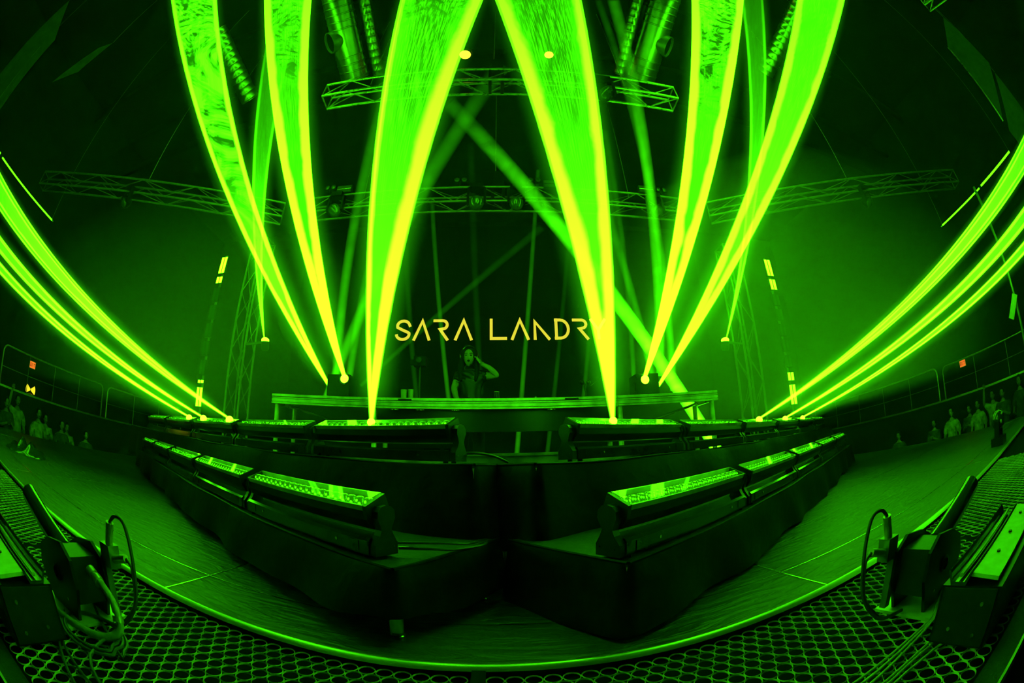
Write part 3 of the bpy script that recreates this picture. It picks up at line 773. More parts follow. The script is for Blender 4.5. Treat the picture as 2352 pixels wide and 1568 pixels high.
# ================================================================== SCREEN with the stage name
t = thing('led_screen', 'large black LED screen showing a name in thin golden letters', 'screen', (0.08, 7.1, 0))
MB().box((-4.1, 7.06, 0.35), (4.3, 7.22, 5.2)).build('panel', 'screen_black', t, world=True)
MB().box((-4.16, 7.05, 0.25), (4.36, 7.24, 0.35)).build('frame', 'black_metal', t, world=True)
for x in (-3.4, 0.1, 3.6):
    MB().box((x-0.06, 7.24, 0.0), (x+0.06, 7.34, 5.2)).build('support', 'black_metal', t, world=True)
def stroke(mb, pts, wd):
    """flat ribbon along 2d points (x, z), mitred, on the face of the screen"""
    P = [Vector((p[0], p[1])) for p in pts]; n = len(P); l, r = [], []
    for i in range(n):
        a = (P[i]-P[i-1]).normalized() if i else (P[1]-P[0]).normalized()
        b = (P[i+1]-P[i]).normalized() if i < n-1 else a
        na, nb = Vector((-a.y, a.x)), Vector((-b.y, b.x)); m_ = (na+nb)
        m_ = m_.normalized(); k = wd/2/max(0.45, m_.dot(na))
        l.append(P[i]+m_*k); r.append(P[i]-m_*k)
    vs = [(p.x, 7.058, p.y) for p in l+r] + [(p.x, 7.050, p.y) for p in l+r]; fs = []
    for i in range(n-1):
        a, b, c, d = i, i+1, n+i+1, n+i; o_ = 2*n
        fs += [(a, b, c, d), (a+o_, d+o_, c+o_, b+o_), (a, a+o_, b+o_, b), (d, c, c+o_, d+o_)]
    fs += [(0, n, 3*n, 2*n), (n-1, 3*n-1, 4*n-1, 2*n-1)]
    mb.add(vs, fs)
KX = 3.946/1415.0; KZ = 0.41/140.0
def LP(cx, cz): return ((cx-385)*KX-1.90, 3.175-(cz-620)*KZ-(cx-385)*0.0000)
def arc(cx, cz, rx, rz_, a0, a1, n=10):
    return [(cx+rx*math.cos(R(a0+(a1-a0)*i/n)), cz-rz_*math.sin(R(a0+(a1-a0)*i/n))) for i in range(n+1)]
LET = {
 'letter_s': [[(492,668)] + arc(444,661,42,32,0,180,10)[1:] + [(404,672),(440,690),(474,704)] + arc(442,718,44,34,10,-180,12)],
 'letter_a': [[(518,760),(575,630),(625,760)]],
 'letter_r': [[(648,630),(710,630)] + arc(712,658,30,28,90,-60,8) + [(695,688),(748,760)]],
 'letter_a.001': [[(797,760),(852,630),(905,760)]],
 'letter_l': [[(1033,620),(1033,750),(1136,750)]],
 'letter_a.002': [[(1168,760),(1222,630),(1277,760)]],
 'letter_n': [[(1320,760),(1320,640),(1417,760)]],
 'letter_d': [[(1462,760),(1462,620)], [(1450,630)] + arc(1490,690,54,60,90,-90,10) + [(1450,750)]],
 'letter_r.001': [[(1572,630),(1632,630)] + arc(1636,658,30,28,90,-60,8) + [(1620,688),(1678,760)]],
 'letter_y': [[(1698,622),(1750,695),(1803,622)], [(1750,690),(1750,760)]],
}
for nm, strokes in LET.items():
    mb = MB()
    for sp in strokes: stroke(mb, [LP(*p) for p in sp], 0.054)
    mb.build(nm.split('.')[0], 'letter_glow', t, world=True)

# ================================================================== TRUSSES
def box_truss(name, label, p0, p1, side, bay=0.5, rc=0.024, rd=0.010, m='dark_truss', group=None, upv=(0,0,1), ends=True):
    """square truss from p0 to p1 (centre line of the lower front chord is the reference corner)"""
    p0, p1 = Vector(p0), Vector(p1); ax = (p1-p0).normalized(); L_ = (p1-p0).length
    u = Vector(upv); u = (u-ax*u.dot(ax)).normalized(); b = u.cross(ax)
    if b.y < 0: b = -b
    t = thing(name, label, 'truss', tuple((p0+p1)/2), 0, group)
    C = [Vector((0,0,0)), u*side, b*side, (u+b)*side]
    for c in C:
        MB().cyl(p0+c, p1+c, rc, n=8).build('chord', m, t, True, True)
    n = max(2, int(round(L_/bay))); st = L_/n
    for fi, (a, c) in enumerate(((0, 1), (0, 2), (2, 3), (1, 3))):
        for i in range(n):
            q0, q1 = (C[a], C[c]) if (i+fi) % 2 == 0 else (C[c], C[a])
            MB().cyl(p0+q0+ax*st*i, p0+q1+ax*st*(i+1), rd, n=6).build('brace', m, t, True, True)
    if ends:
        for q in (p0, p1):
            for a, c in ((0, 1), (0, 2), (2, 3), (1, 3)):
                MB().cyl(q+C[a], q+C[c], rd*1.3, n=6).build('end_bar', m, t, True, True)
    return t
TG = 'lighting trusses overhead'
box_truss('roof_truss', 'upper square truss hanging across the stage below the ducts', (-3.0, 4.0, 6.20), (3.1, 4.0, 6.16), 0.33, 0.48, 0.026, 0.011, 'aluminium', TG)
box_truss('roof_truss', 'lower square truss carrying round lamps above the stage name', (-3.75, 6.0, 5.10), (3.7, 6.0, 5.06), 0.33, 0.5, 0.024, 0.009, 'dark_truss', TG)
box_truss('roof_truss', 'dim truss running from the lower stage truss out to the left', (-4.35, 6.0, 5.08), (-10.4, 2.1, 5.0), 0.33, 0.7, 0.024, 0.009, 'dark_truss', TG)
box_truss('roof_truss', 'dim truss running from the lower stage truss out to the right', (4.3, 6.0, 5.05), (10.4, 2.1, 5.0), 0.33, 0.7, 0.024, 0.009, 'dark_truss', TG)
box_truss('roof_truss', 'short truss end in the top right corner above the hanging panels', (6.20, -0.55, 5.62), (6.32, -2.6, 5.10), 0.20, 0.3, 0.016, 0.008, 'aluminium', TG)
for x, y, z in ((-2.2, 4.16, 6.53), (2.2, 4.16, 6.50), (-2.6, 6.16, 5.42), (2.6, 6.16, 5.42), (-7.4, 4.2, 5.40), (7.4, 4.2, 5.38), (6.28, -1.6, 5.55)):
    o = MB().cyl((x, y, z), (x+0.02, y, ROOM_Z1), 0.008, n=6).build('hanging_cable', 'rail_steel', None, True)
    tag(o, {(-2.2,4.16): 'thin steel cable holding the upper stage truss on the left', (2.2,4.16): 'thin steel cable holding the upper stage truss on the right',             (-2.6,6.16): 'thin steel cable holding the lower stage truss on the left', (2.6,6.16): 'thin steel cable holding the lower stage truss on the right', (-7.4,4.2): 'thin steel cable holding the dim left truss',
            (7.4,4.2): 'thin steel cable holding the dim right truss', (6.28,-1.6): 'thin steel cable holding the truss end in the top corner'}[(x, y)], 'cable', 'cables holding the trusses')
# upright towers
box_truss('truss_tower', 'upright truss tower at the left of the stage behind the lamp column', (-4.90, 6.0, 0.0), (-4.90, 6.0, 4.6), 0.34, 0.55, 0.024, 0.010, 'dark_truss', 'upright truss towers', (1,0,0))
box_truss('truss_tower', 'upright truss tower at the right of the stage behind the lamp column', (4.42, 6.0, 0.0), (4.42, 6.0, 4.4), 0.34, 0.55, 0.024, 0.010, 'dark_truss', 'upright truss towers', (1,0,0))

# hoist and hanging fixtures on the upper truss
def hoist(label, x, y, z):
    t = thing('chain_hoist', label, 'hoist', (x, y, z))
    MB().box((-0.10,-0.10,0.05), (0.10,0.10,0.42)).build('motor', 'satin_black', t)
    MB().cyl((-0.06,0,0.42), (-0.06,0,ROOM_Z1-z), 0.010, n=6).build('chain', 'dark_truss', t, True)
    MB().box((-0.14,-0.16,-0.36), (-0.09,0.16,0.05)).build('sling', 'satin_black', t)
    MB().box((0.06,-0.16,-0.36), (0.11,0.16,0.05)).build('sling', 'satin_black', t)
    return t
hoist('black chain hoist in the middle of the upper stage truss', 0.0, 4.16, 6.52)
hoist('black chain hoist in the middle of the lower stage truss', 0.05, 6.16, 5.44)
def moving_head(name, label, x, y, z, r, lens_mat, aim=(0,-0.6,-0.5), group='lamps hanging from the trusses'):
    t = thing(name, label, 'stage light', (x, y, z+0.40), 0, group)
    a = Vector(aim).normalized()
    MB().box((-r*0.9,-r*0.7,-0.10), (r*0.9,r*0.7,0.0)).build('base', 'satin_black', t)
    for s_ in (-1, 1):
        MB().box((s_*r*1.15-0.02,-0.05,-0.42), (s_*r*1.15+0.02,0.05,-0.08)).build('yoke_arm', 'satin_black', t)
    MB().box((-r*1.15,-0.05,-0.11), (r*1.15,0.05,-0.06)).build('yoke_bridge', 'satin_black', t)
    c = Vector((0,0,-0.40))
    h = MB().lathe([(r*0.55,-r*1.7),(r*0.9,-r*1.2),(r*1.05,-0.2*r),(r*1.05,0.25*r),(r*0.95,0.3*r)], c, a, 18).build('head', 'black_metal', t, True)
    MB().lathe([(r*0.9,0),(r*0.88,0.03*r),(r*0.5,0.14*r),(r*0.02,0.18*r)], c+a*0.3*r, a, 18).build('lens', lens_mat, h, True)
    return t
moving_head('moving_light', 'round lamp with a speckled lens left of the middle of the lower truss', -0.352, 5.9, 4.965, 0.13, 'lens_dark')
moving_head('moving_light', 'dim round lamp right of the middle of the lower truss', 0.359, 5.9, 4.944, 0.12, 'lens_dark')
moving_head('moving_light', 'dim round lamp near the left end of the lower truss', -3.063, 5.9, 4.986, 0.13, 'lens_dark')
moving_head('moving_light', 'dim round lamp near the right end of the lower truss', 3.011, 5.9, 4.933, 0.13, 'lens_dark')
moving_head('moving_light', 'dark lamp hanging from the right part of the upper truss', 1.72, 4.0, 5.95, 0.15, 'lens_dark', (0.4,-0.3,-0.8))
moving_head('moving_light', 'dim round lamp hanging from the far left truss', -7.6, 3.9, 4.75, 0.12, 'lens_dark')
moving_head('moving_light', 'dim round lamp hanging from the far right truss', 7.5, 3.95, 4.72, 0.12, 'lens_dark')
def blinder(label, x, z):
    t = thing('blinder_pair', label, 'stage light', (x, 5.95, z-0.16), 0, 'twin lamps on the lower truss')
    MB().cyl((0,0.05,0.0), (0,0.05,0.10), 0.018, n=8).build('clamp', 'satin_black', t, True)
    MB().box((-0.13,0.04,0.10), (0.13,0.10,0.13)).build('bracket', 'satin_black', t)
    for s_ in (-0.07, 0.07):
        c_ = MB().lathe([(0.03,-0.08),(0.05,-0.02),(0.055,0.0),(0.052,0.004)], (s_,0.03,0.16), (0,-1,0), 16).build('can', 'black_metal', t, True)
        MB().sphere((s_,0.03,0.16), (0.050,0.016,0.050), 14, 8).build('lens', 'lens_dark', c_, True)
blinder('pair of small round lamps on the lower truss left of centre', -0.668, 5.59)
blinder('pair of small round lamps on the lower truss right of centre', 0.715, 5.585)
blinder('pair of small round lamps near the left end of the lower truss', -3.33, 5.65)
blinder('pair of small round lamps near the right end of the lower truss', 3.28, 5.56)
def strobe_box(label, x, z):
    t = thing('strobe_light', label, 'stage light', (x, 5.93, z-0.09), 0, 'flat strobe panels on the lower truss')
    MB().box((-0.16,0.0,0.0), (0.16,0.08,0.18)).build('housing', 'black_metal', t)
    MB().box((-0.15,-0.006,0.085), (0.15,0.0,0.10)).build('lamp_tube', 'chrome', t)
    MB().box((-0.15,-0.004,0.015), (0.15,0.0,0.075)).build('reflector', 'panel_fabric', t)
    MB().box((-0.15,-0.004,0.11), (0.15,0.0,0.165)).build('reflector', 'panel_fabric', t)
strobe_box('flat strobe panel left of centre on the lower truss', -1.70, 5.50)
strobe_box('flat strobe panel right of centre on the lower truss', 1.04, 5.45)
strobe_box('flat strobe panel at the left end of the lower truss', -2.98, 5.52)
strobe_box('flat strobe panel at the right end of the lower truss', 2.92, 5.48)

# tower lamps with the thin ribbed beams
for s_, x, z in ((-1, -3.985, 2.40), (1, 3.895, 2.345)):
    xt = -4.56 if s_ < 0 else 4.42
    t = thing('tower_lamp', 'glowing lamp on an arm of the %s truss tower' % ('left' if s_ < 0 else 'right'), 'stage light', (x, 5.85, z), 0, 'lamps on the truss towers')
    MB().cyl((0,0.02,0.0), (xt-x,0.16,0.0), 0.022, n=8).build('arm', 'dark_truss', t, True)
    MB().lathe([(0.05,-0.16),(0.075,-0.12),(0.075,0.0),(0.065,0.01)], (0,0,0), (0,-0.25,1), 16).build('housing', 'black_metal', t, True)
    MB().sphere((0,-0.006,0.020), (0.075,0.075,0.05), 14, 8).build('lens', 'lamp_core', t, True)


# LED columns
def led_column(label, x, y, z0, z1, segs):
    t = thing('led_column', label, 'light column', (x, y, 0.0), 0, 'LED columns at the sides of the stage')
    MB().cyl((0,0.06,0.0), (0,0.06,z1+0.05), 0.025, n=8).build('pole', 'dark_truss', t, True)
    MB().lathe([(0.28,0.0),(0.28,0.015),(0.05,0.03)], (0,0.06,0.0), n=20).build('base', 'black_metal', t, True)
    for a, b, lit in segs:
        s_ = MB().box((-0.085,0.0,a), (0.085,0.04,b)).build('segment', 'black_metal', t)
        for q in (-0.042, 0.042):
            MB().box((q-0.030,-0.008,a+0.01), (q+0.030,0.0,b-0.01)).build('led_strip', 'led_lit' if lit else 'led_dim', s_)
def segments(z0, z1, tl1, tl2, bl1, bl2):
    out = [(tl1, z1, True), (tl2, tl1-0.06, True)]
    zz = tl2-0.05; stp = (zz-(bl1+0.05))/5
    for i in range(5): out.append((zz-stp*(i+1)+0.035, zz-stp*i-0.035, False))
    out += [(bl2+0.06, bl1, True), (z0, bl2, True)]
    return out
led_column('tall LED column at the left with glowing top and bottom pairs', -5.16, 5.5, 1.10, 3.97, segments(1.14, 3.97, 3.62, 3.42, 1.62, 1.49))
led_column('tall LED column at the right with glowing top and bottom pairs', 5.06, 5.5, 1.10, 3.85, segments(1.10, 3.85, 3.50, 3.22, 1.68, 1.46))

# thin LED tubes high at both sides
for s_, pts, lab in ((-1, [(-8.35,-0.6,4.10), (-8.341,0.30,3.976), (-8.345,0.40,3.96), (-8.124,2.384,3.662)], 'thin glowing LED tube slanting high at the far left'),
                     (1, [(8.384,0.045,3.882), (8.26,1.18,3.735), (8.255,1.25,3.72), (8.111,2.545,3.566)], 'thin glowing LED tube slanting high at the far right')):
    t = thing('led_tube', lab, 'tube light', pts[3], 0, 'LED tubes at the sides')
    MB().cyl(pts[0], pts[1], 0.020, n=8).build('tube', 'led_strip', t, True, True)
    MB().cyl(pts[2], pts[3], 0.016, n=8).build('tube', 'led_strip', t, True, True)
    MB().cyl(pts[1], pts[2], 0.014, n=8).build('joiner', 'black_metal', t, True, True)
    MB().cyl(Vector(pts[3]), Vector(pts[3])+Vector((0,0.05,-0.007)), 0.022, n=8).build('end_cap', 'chrome', t, True, True)
    for k in (0, 3):
        MB().cyl(pts[k], (pts[k][0], pts[k][1]+0.02, ROOM_Z1), 0.004, n=5).build('hanger', 'dark_truss', t, True, True)

# ================================================================== DUCTS under the roof
def duct(label, p0, p1, r, hole=None):
    p0, p1 = Vector(p0), Vector(p1); d = (p1-p0); L_ = d.length; d.normalize()
    t = thing('air_duct', label, 'duct', tuple(p0), 0, 'spiral ducts under the roof')
    prof = []; n = int(L_/0.055)
    h0, h1 = (hole[0]-hole[1], hole[0]+hole[1]) if hole else (9e9, 9e9)
    k = 0.0
    step = 0.17
    while k < L_:
        if not (h0 < k < h1):
            prof += [(r, k), (r*1.035, k+0.010), (r*1.035, k+0.030), (r, k+0.040)]
        else:
            prof += [(r*0.995, k)]
        k += step
    prof.append((r, L_))
    MB().lathe(prof, p0, d, 32).build('shell', 'duct_metal', t, True, True)
    if hole:
        c = p0 + d*hole[0]; dn = Vector(hole[2]); dn = (dn - d*dn.dot(d)).normalized()
        MB().lathe([(hole[1]*0.98, r*0.55), (hole[1]*0.98, r*1.22), (hole[1]*0.90, r*1.22), (hole[1]*0.90, r*0.60)], c, dn, 26).build('outlet_collar', 'dark_truss', t, True, True)
        MB().cyl(c+dn*r*1.02, c+dn*r*1.06, hole[1]*0.90, n=26).build('outlet_mouth', 'black_void', t, True, True)
    for f in (0.15, 0.8):
        q = p0 + d*L_*f
        MB().cyl(q+Vector((0,0,r)), (q.x, q.y, ROOM_Z1), 0.006, n=5).build('hanger_rod', 'rail_steel', t, True, True)
duct('large ribbed silver duct at the top left with a round black outlet', (-3.20, 2.3, 8.62), (-2.93, 4.75, 7.72), 0.30, (1.62, 0.26, (-0.75,-0.35,-0.6)))
duct('slim smooth duct running beside the large ribbed left duct', (-2.66, 2.3, 8.75), (-2.45, 4.85, 7.85), 0.13)
duct('large ribbed silver duct at the top right with a round black outlet', (3.30, 2.2, 8.62), (2.95, 4.72, 7.70), 0.30, (1.78, 0.26, (0.8,-0.3,-0.55)))
duct('slim duct running beside the large ribbed right duct', (2.78, 2.2, 8.80), (2.52, 4.80, 7.85), 0.13)
duct('dim ribbed duct between the two left outer beams', (-5.95, 2.6, 8.25), (-5.50, 4.55, 7.60), 0.22)
duct('ribbed duct seen between the two right outer beams', (6.15, 1.5, 8.42), (5.80, 3.75, 7.82), 0.20)

# house lamps glowing near the upper truss, and cross beams of the roof
def house_lamp(label, x, y, z, w_):
    t = thing('house_lamp', label, 'ceiling light', (x, y, z), 0, 'house lamps under the roof')
    MB().lathe([(w_,0.0),(w_*0.9,0.05),(w_*0.3,0.16),(0.02,0.18)], (0,0,0), n=20).build('shade', 'black_metal', t, True)
    MB().sphere((0,0,-0.005), (w_*0.8,w_*0.8,0.03), 16, 6).build('bulb', 'house_lamp', t, True)
    MB().cyl((0,0,0.17), (0,0,ROOM_Z1-z), 0.008, n=6).build('cord', 'black_metal', t, True)
house_lamp('glowing flat lamp near the roof just left of the hoist', -0.62, 4.7, 8.22, 0.12)
house_lamp('second glowing lamp below the roof left of the hoist', -0.62, 4.4, 7.68, 0.14)
house_lamp('glowing lamp behind the widest right beam near the roof', 1.06, 4.7, 8.20, 0.12)
house_lamp('faint lamp at the top edge between the two left outer beams', -5.1, 2.0, 8.5, 0.10)
house_lamp('faint lamp at the top edge between the two right outer beams', 5.3, 1.7, 8.5, 0.10)
for i, (y, z) in enumerate(((4.9, 8.5), (5.6, 7.9), (3.4, 9.0))):
    tag(MB().box((-ROOM_X, y, z), (ROOM_X, y+0.12, z+0.22)).build('roof_beam', 'ceiling_paint'), kind='structure')

# hanging acoustic panels in the upper corners
def hung_panel(label, q, dz=0.06, lit_edge=None, mt='panel_fabric'):
    P_ = [Vector(p) for p in q]; nrm_ = (P_[1]-P_[0]).cross(P_[3]-P_[0]).normalized()
    if nrm_.dot(P_[0]-Vector((0,0,CAM_Z))) < 0: nrm_ = -nrm_
    t = thing('acoustic_baffle', label, 'baffle', tuple(P_[0]), 0, 'panels hung in the upper corners')
    MB().prism(P_, nrm_*dz).build('sheet', mt, t, world=True)
    if lit_edge:
        MB().cyl(P_[lit_edge[0]], P_[lit_edge[1]], 0.022, n=6).build('edge_rail', 'aluminium', t, True, True)
    top = max(P_, key=lambda p: p.z)
    MB().cyl(top, (top.x, top.y, ROOM_Z1), 0.006, n=5).build('hanger', 'dark_truss', t, True, True)
hung_panel('dark green panel hung in the top right corner with a bright lower rail', [(8.008,-0.841,6.539), (8.669,-0.989,5.495), (9.12,-0.283,4.701), (8.268,-0.294,6.228)], lit_edge=(3, 2))
hung_panel('smaller dark panel at the right edge below the railed corner panel', [(8.759,-0.954,5.339), (9.148,-1.032,4.514), (9.377,-0.384,4.063), (9.206,-0.287,4.505)])
hung_panel('long dark green panel hung across the top left corner', [(-8.829,-1.09,5.178), (-7.834,-0.929,6.755), (-8.232,-0.377,6.276), (-9.048,-0.42,4.847)])
hung_panel('narrow dim panel hung beside the top left corner panel', [(-7.607,0.996,7.025), (-7.80,0.80,6.80), (-8.51,0.416,5.845), (-8.174,0.843,6.308)])

# ================================================================== PEOPLE
def skin_mesh(name, verts, edges, radii, sub=2):
    me = bpy.data.meshes.new(name+'_sk'); me.from_pydata([tuple(v) for v in verts], edges, [])
    o = bpy.data.objects.new(name+'_sk', me); COL.objects.link(o)
    md = o.modifiers.new('skin', 'SKIN')
    for i, r in enumerate(radii):
        me.skin_vertices[0].data[i].radius = r if isinstance(r, tuple) else (r, r)
    me.skin_vertices[0].data[0].use_root = True
    md.use_smooth_shade = True
    sd = o.modifiers.new('sub', 'SUBSURF'); sd.levels = sub; sd.render_levels = sub
    dg = bpy.context.evaluated_depsgraph_get(); dg.update()
    m2 = bpy.data.meshes.new_from_object(o.evaluated_get(dg))
    bpy.data.objects.remove(o); bpy.data.meshes.remove(me)
    return m2

def to_mb(me, mb, idx=0):
    mb.cur = idx
    mb.add([tuple(v.co) for v in me.vertices], [tuple(p.vertices) for p in me.polygons])
    return mb

def head_shape(mb, c, k=1.0, mouth=True):
    """skull with jaw, brow, nose, eyes, ears and mouth, facing -y; slot 0 skin, slot 1 dark"""
    c = Vector(c); nu, nv = 24, 18
    vs = []
    def shape(t, f):
        x, y, z = math.sin(t)*math.cos(f), math.sin(t)*math.sin(f), math.cos(t)
        px, py, pz = 0.074*x, 0.093*y, 0.116*z
        if z < 0.1:                       # jaw narrows to the chin
            q = min(1, (0.1-z)/1.1); px *= 1-0.42*q*q; py *= 1-(0.12 if y < 0 else 0.42)*q
        if y < 0:                          # face plane, sockets, cheeks
            py *= 0.93
            py += 0.010*math.exp(-((abs(x)-0.38)/0.16)**2-((z-0.06)/0.13)**2)
            py -= 0.006*math.exp(-((abs(x)-0.45)/0.2)**2-((z+0.28)/0.16)**2)
            py -= 0.008*math.exp(-(x/0.22)**2-((z+0.86)/0.12)**2)
            py -= 0.020*math.exp(-(x/0.13)**2-((z+0.22)/0.10)**2) + 0.010*math.exp(-(x/0.10)**2-((z+0.02)/0.18)**2)
        return c + Vector((px, py, pz))*k
    vs = [shape(0.001, 0)] + [shape(math.pi*i/nv, 2*math.pi*j/nu) for i in range(1, nv) for j in range(nu)] + [shape(math.pi-0.001, 0)]
    fs = [(0, 1+j, 1+(j+1) % nu) for j in range(nu)]
    for i in range(nv-2):
        for j in range(nu):
            a, b = 1+i*nu+j, 1+i*nu+(j+1) % nu; fs.append((a, a+nu, b+nu, b))
    l = len(vs)-1; q = 1+(nv-2)*nu; fs += [(q+j, l, q+(j+1) % nu) for j in range(nu)]
    mb.cur = 0; mb.add(vs, fs)
    for s_ in (-1, 1):
        mb.cur = 0; mb.sphere(c+Vector((s_*0.073, 0.008, -0.004))*k, (0.010*k, 0.018*k, 0.030*k), 8, 6)      # ear
        mb.cur = 1
        mb.sphere(c+Vector((s_*0.030, -0.0765, 0.006))*k, (0.016*k, 0.008*k, 0.0065*k), 10, 6)                 # eye
        mb.tube([c+Vector((s_*0.014, -0.086, 0.026))*k, c+Vector((s_*0.032, -0.086, 0.033))*k, c+Vector((s_*0.050, -0.074, 0.026))*k], 0.0035*k, 5)   # brow
    mb.cur = 1
    mb.sphere(c+Vector((0, -0.083, -0.062))*k, ((0.017 if mouth else 0.022)*k, 0.010*k, (0.013 if mouth else 0.005)*k), 12, 6)   # mouth
    mb.cur = 0

def fingers(mb, palm, d, side, curl, k=1.0):
    """four fingers and a thumb rooted in the palm: d along the hand, side across it, curl the bending direction"""
    palm, d, side, curl = Vector(palm), Vector(d).normalized(), Vector(side).normalized(), Vector(curl).normalized()
    for i, ln in enumerate((0.066, 0.076, 0.070, 0.054)):
        b = palm + d*0.030*k + side*(i-1.5)*0.019*k
        p1 = b + d*ln*0.45*k + curl*0.006*k; p2 = p1 + (d*0.75+curl*0.65).normalized()*ln*0.32*k; p3 = p2 + (d*0.35+curl*0.9).normalized()*ln*0.25*k
        mb.tube([b-d*0.02*k, b, p1, p2, p3], [0.010*k, 0.0095*k, 0.0088*k, 0.008*k, 0.0065*k], 7)
    b = palm - side*0.036*k - d*0.010*k
    mb.tube([b+side*0.014*k, b, b-side*0.014*k+d*0.028*k+curl*0.006*k, b-side*0.012*k+d*0.054*k+curl*0.014*k], [0.013*k, 0.012*k, 0.0105*k, 0.0075*k], 7)

# ---- the performer: left arm bent up holding the headphone, right arm down on the table
PL = (-0.31, 4.78, PZ)
t = thing('person', 'person in a dark pleated top behind the table, one hand raised to headphones', 'person', PL)
V = [(0,0,0.90), (0,0,1.04), (0,0.0,1.22), (-0.005,0.0,1.335), (-0.012,-0.008,1.40), (-0.018,-0.014,1.455),
     (-0.145,0.0,1.315), (-0.200,-0.02,1.165), (-0.165,-0.15,1.055), (-0.13,-0.235,0.985), (-0.115,-0.28,0.965),
     (0.145,0.0,1.320), (0.328,-0.09,1.300), (0.230,-0.115,1.390), (0.150,-0.090,1.440), (0.125,-0.068,1.468),
     (-0.085,0,0.84), (-0.095,-0.02,0.47), (-0.10,0.015,0.09), (-0.105,-0.10,0.035),
     (0.085,0,0.84), (0.095,-0.02,0.47), (0.10,0.015,0.09), (0.105,-0.10,0.035)]
E_ = [(0,1),(1,2),(2,3),(3,4),(4,5),(3,6),(6,7),(7,8),(8,9),(9,10),(3,11),(11,12),(12,13),(13,14),(14,15),(0,16),(16,17),(17,18),(18,19),(0,20),(20,21),(21,22),(22,23)]
RD = [(0.135,0.10),(0.115,0.085),(0.135,0.10),(0.085,0.07),0.050,0.046, 0.060,0.043,0.034,0.024,(0.034,0.018), 0.060,0.043,0.035,0.025,(0.034,0.018), 0.088,0.058,0.040,0.034, 0.088,0.058,0.040,0.034]
mb = to_mb(skin_mesh('person', V, E_, RD), MB())
head_shape(mb, (-0.022, -0.030, 1.545), 0.98)
mb.cur = 0
fingers(mb, (-0.112,-0.275,0.965), (0.15,-0.9,-0.25), (1,0.15,0), (0,-0.2,-1))
fingers(mb, (0.124,-0.068,1.468), (-0.45,0.15,0.85), (0.35,0.9,0.0), (-1,0,0.1))
mb.build('body', ['skin', 'hair'], t, True)
# pleated top with short sleeves
VS = [(0,0,0.97), (0,0,1.06), (0,0,1.22), (-0.005,0,1.335), (-0.010,-0.004,1.388), (-0.148,0,1.318), (-0.185,-0.01,1.215), (0.148,0,1.322), (0.225,-0.035,1.315)]
ES = [(0,1),(1,2),(2,3),(3,4),(3,5),(5,6),(3,7),(7,8)]
RS = [(0.140,0.108),(0.128,0.098),(0.150,0.114),(0.100,0.084),(0.060,0.060),0.074,0.058,0.074,0.058]
sm = to_mb(skin_mesh('shirt', VS, ES, RS, 3), MB())
for i, v_ in enumerate(sm.v):              # diagonal pleats across the front
    x, y, z = v_
    sm.v[i] = (x, y + 0.006*math.sin((z + x*0.45)*150), z)
sm.build('top', 'shirt', t, True)
VT = [(0,0,0.93), (-0.085,0,0.84), (-0.095,-0.02,0.47), (-0.10,0.012,0.12), (0.085,0,0.84), (0.095,-0.02,0.47), (0.10,0.012,0.12)]
to_mb(skin_mesh('trousers', VT, [(0,1),(1,2),(2,3),(0,4),(4,5),(5,6)], [(0.148,0.115),0.100,0.072,0.062,0.100,0.072,0.062]), MB()).build('trousers', 'trousers', t, True)
for s_ in (-1, 1):
    MB().sphere((s_*0.103, -0.05, 0.04), (0.048, 0.12, 0.042), 12, 8).build('shoe', 'satin_black', t, True)
# long dark hair: cap and locks falling on both shoulders
hb = MB(); c = Vector((-0.022, -0.018, 1.560))
def hairf(u, v):
    f = 2*math.pi*u; tt = v*math.pi*0.60
    x, y, z = math.sin(tt)*math.cos(f), math.sin(tt)*math.sin(f), math.cos(tt)
    # keep the face clear
    if y < 0 and z < 0.62:
        y = max(y, -0.62)
        x = (abs(x)*0.35+0.72)*(1 if x >= 0 else -1) if abs(x) < 0.95 else x
    return c + Vector((0.086*x, 0.108*y, 0.120*z))
hb.grid(hairf, 40, 14)
hb.build('hair', 'hair', t, True)
for s_ in (-1, 1):
    MB().tube([c+Vector((s_*0.074,-0.010,0.06)), c+Vector((s_*0.086,0.0,-0.02)), c+Vector((s_*0.092,-0.005,-0.12)), c+Vector((s_*0.100,-0.045,-0.22)), c+Vector((s_*0.085,-0.09,-0.32))],
              [0.026, 0.036, 0.040, 0.036, 0.014], 10).build('hair_lock', 'hair', t, True)
MB().sphere(c+Vector((0,0.055,-0.10)), (0.088, 0.055, 0.19), 16, 10).build('hair_back', 'hair', t, True)
# headphones
t = thing('headphones', 'black headphones worn by the performer', 'headphones', (PL[0]-0.022, PL[1]-0.018, PL[2]+1.545))
MB().tube([(0.100*math.cos(a_), 0.0, 0.02+0.128*math.sin(a_)) for a_ in [math.pi*i/16 for i in range(17)]], 0.009, 8).build('headband', 'gloss_black', t, True)
for s_ in (-1, 1):
    MB().lathe([(0.034,0),(0.040,0.008),(0.040,0.022),(0.030,0.030)], (s_*0.086, -0.002, 0.004), (s_,0,0), 18).build('ear_cup', 'gloss_black', t, True)

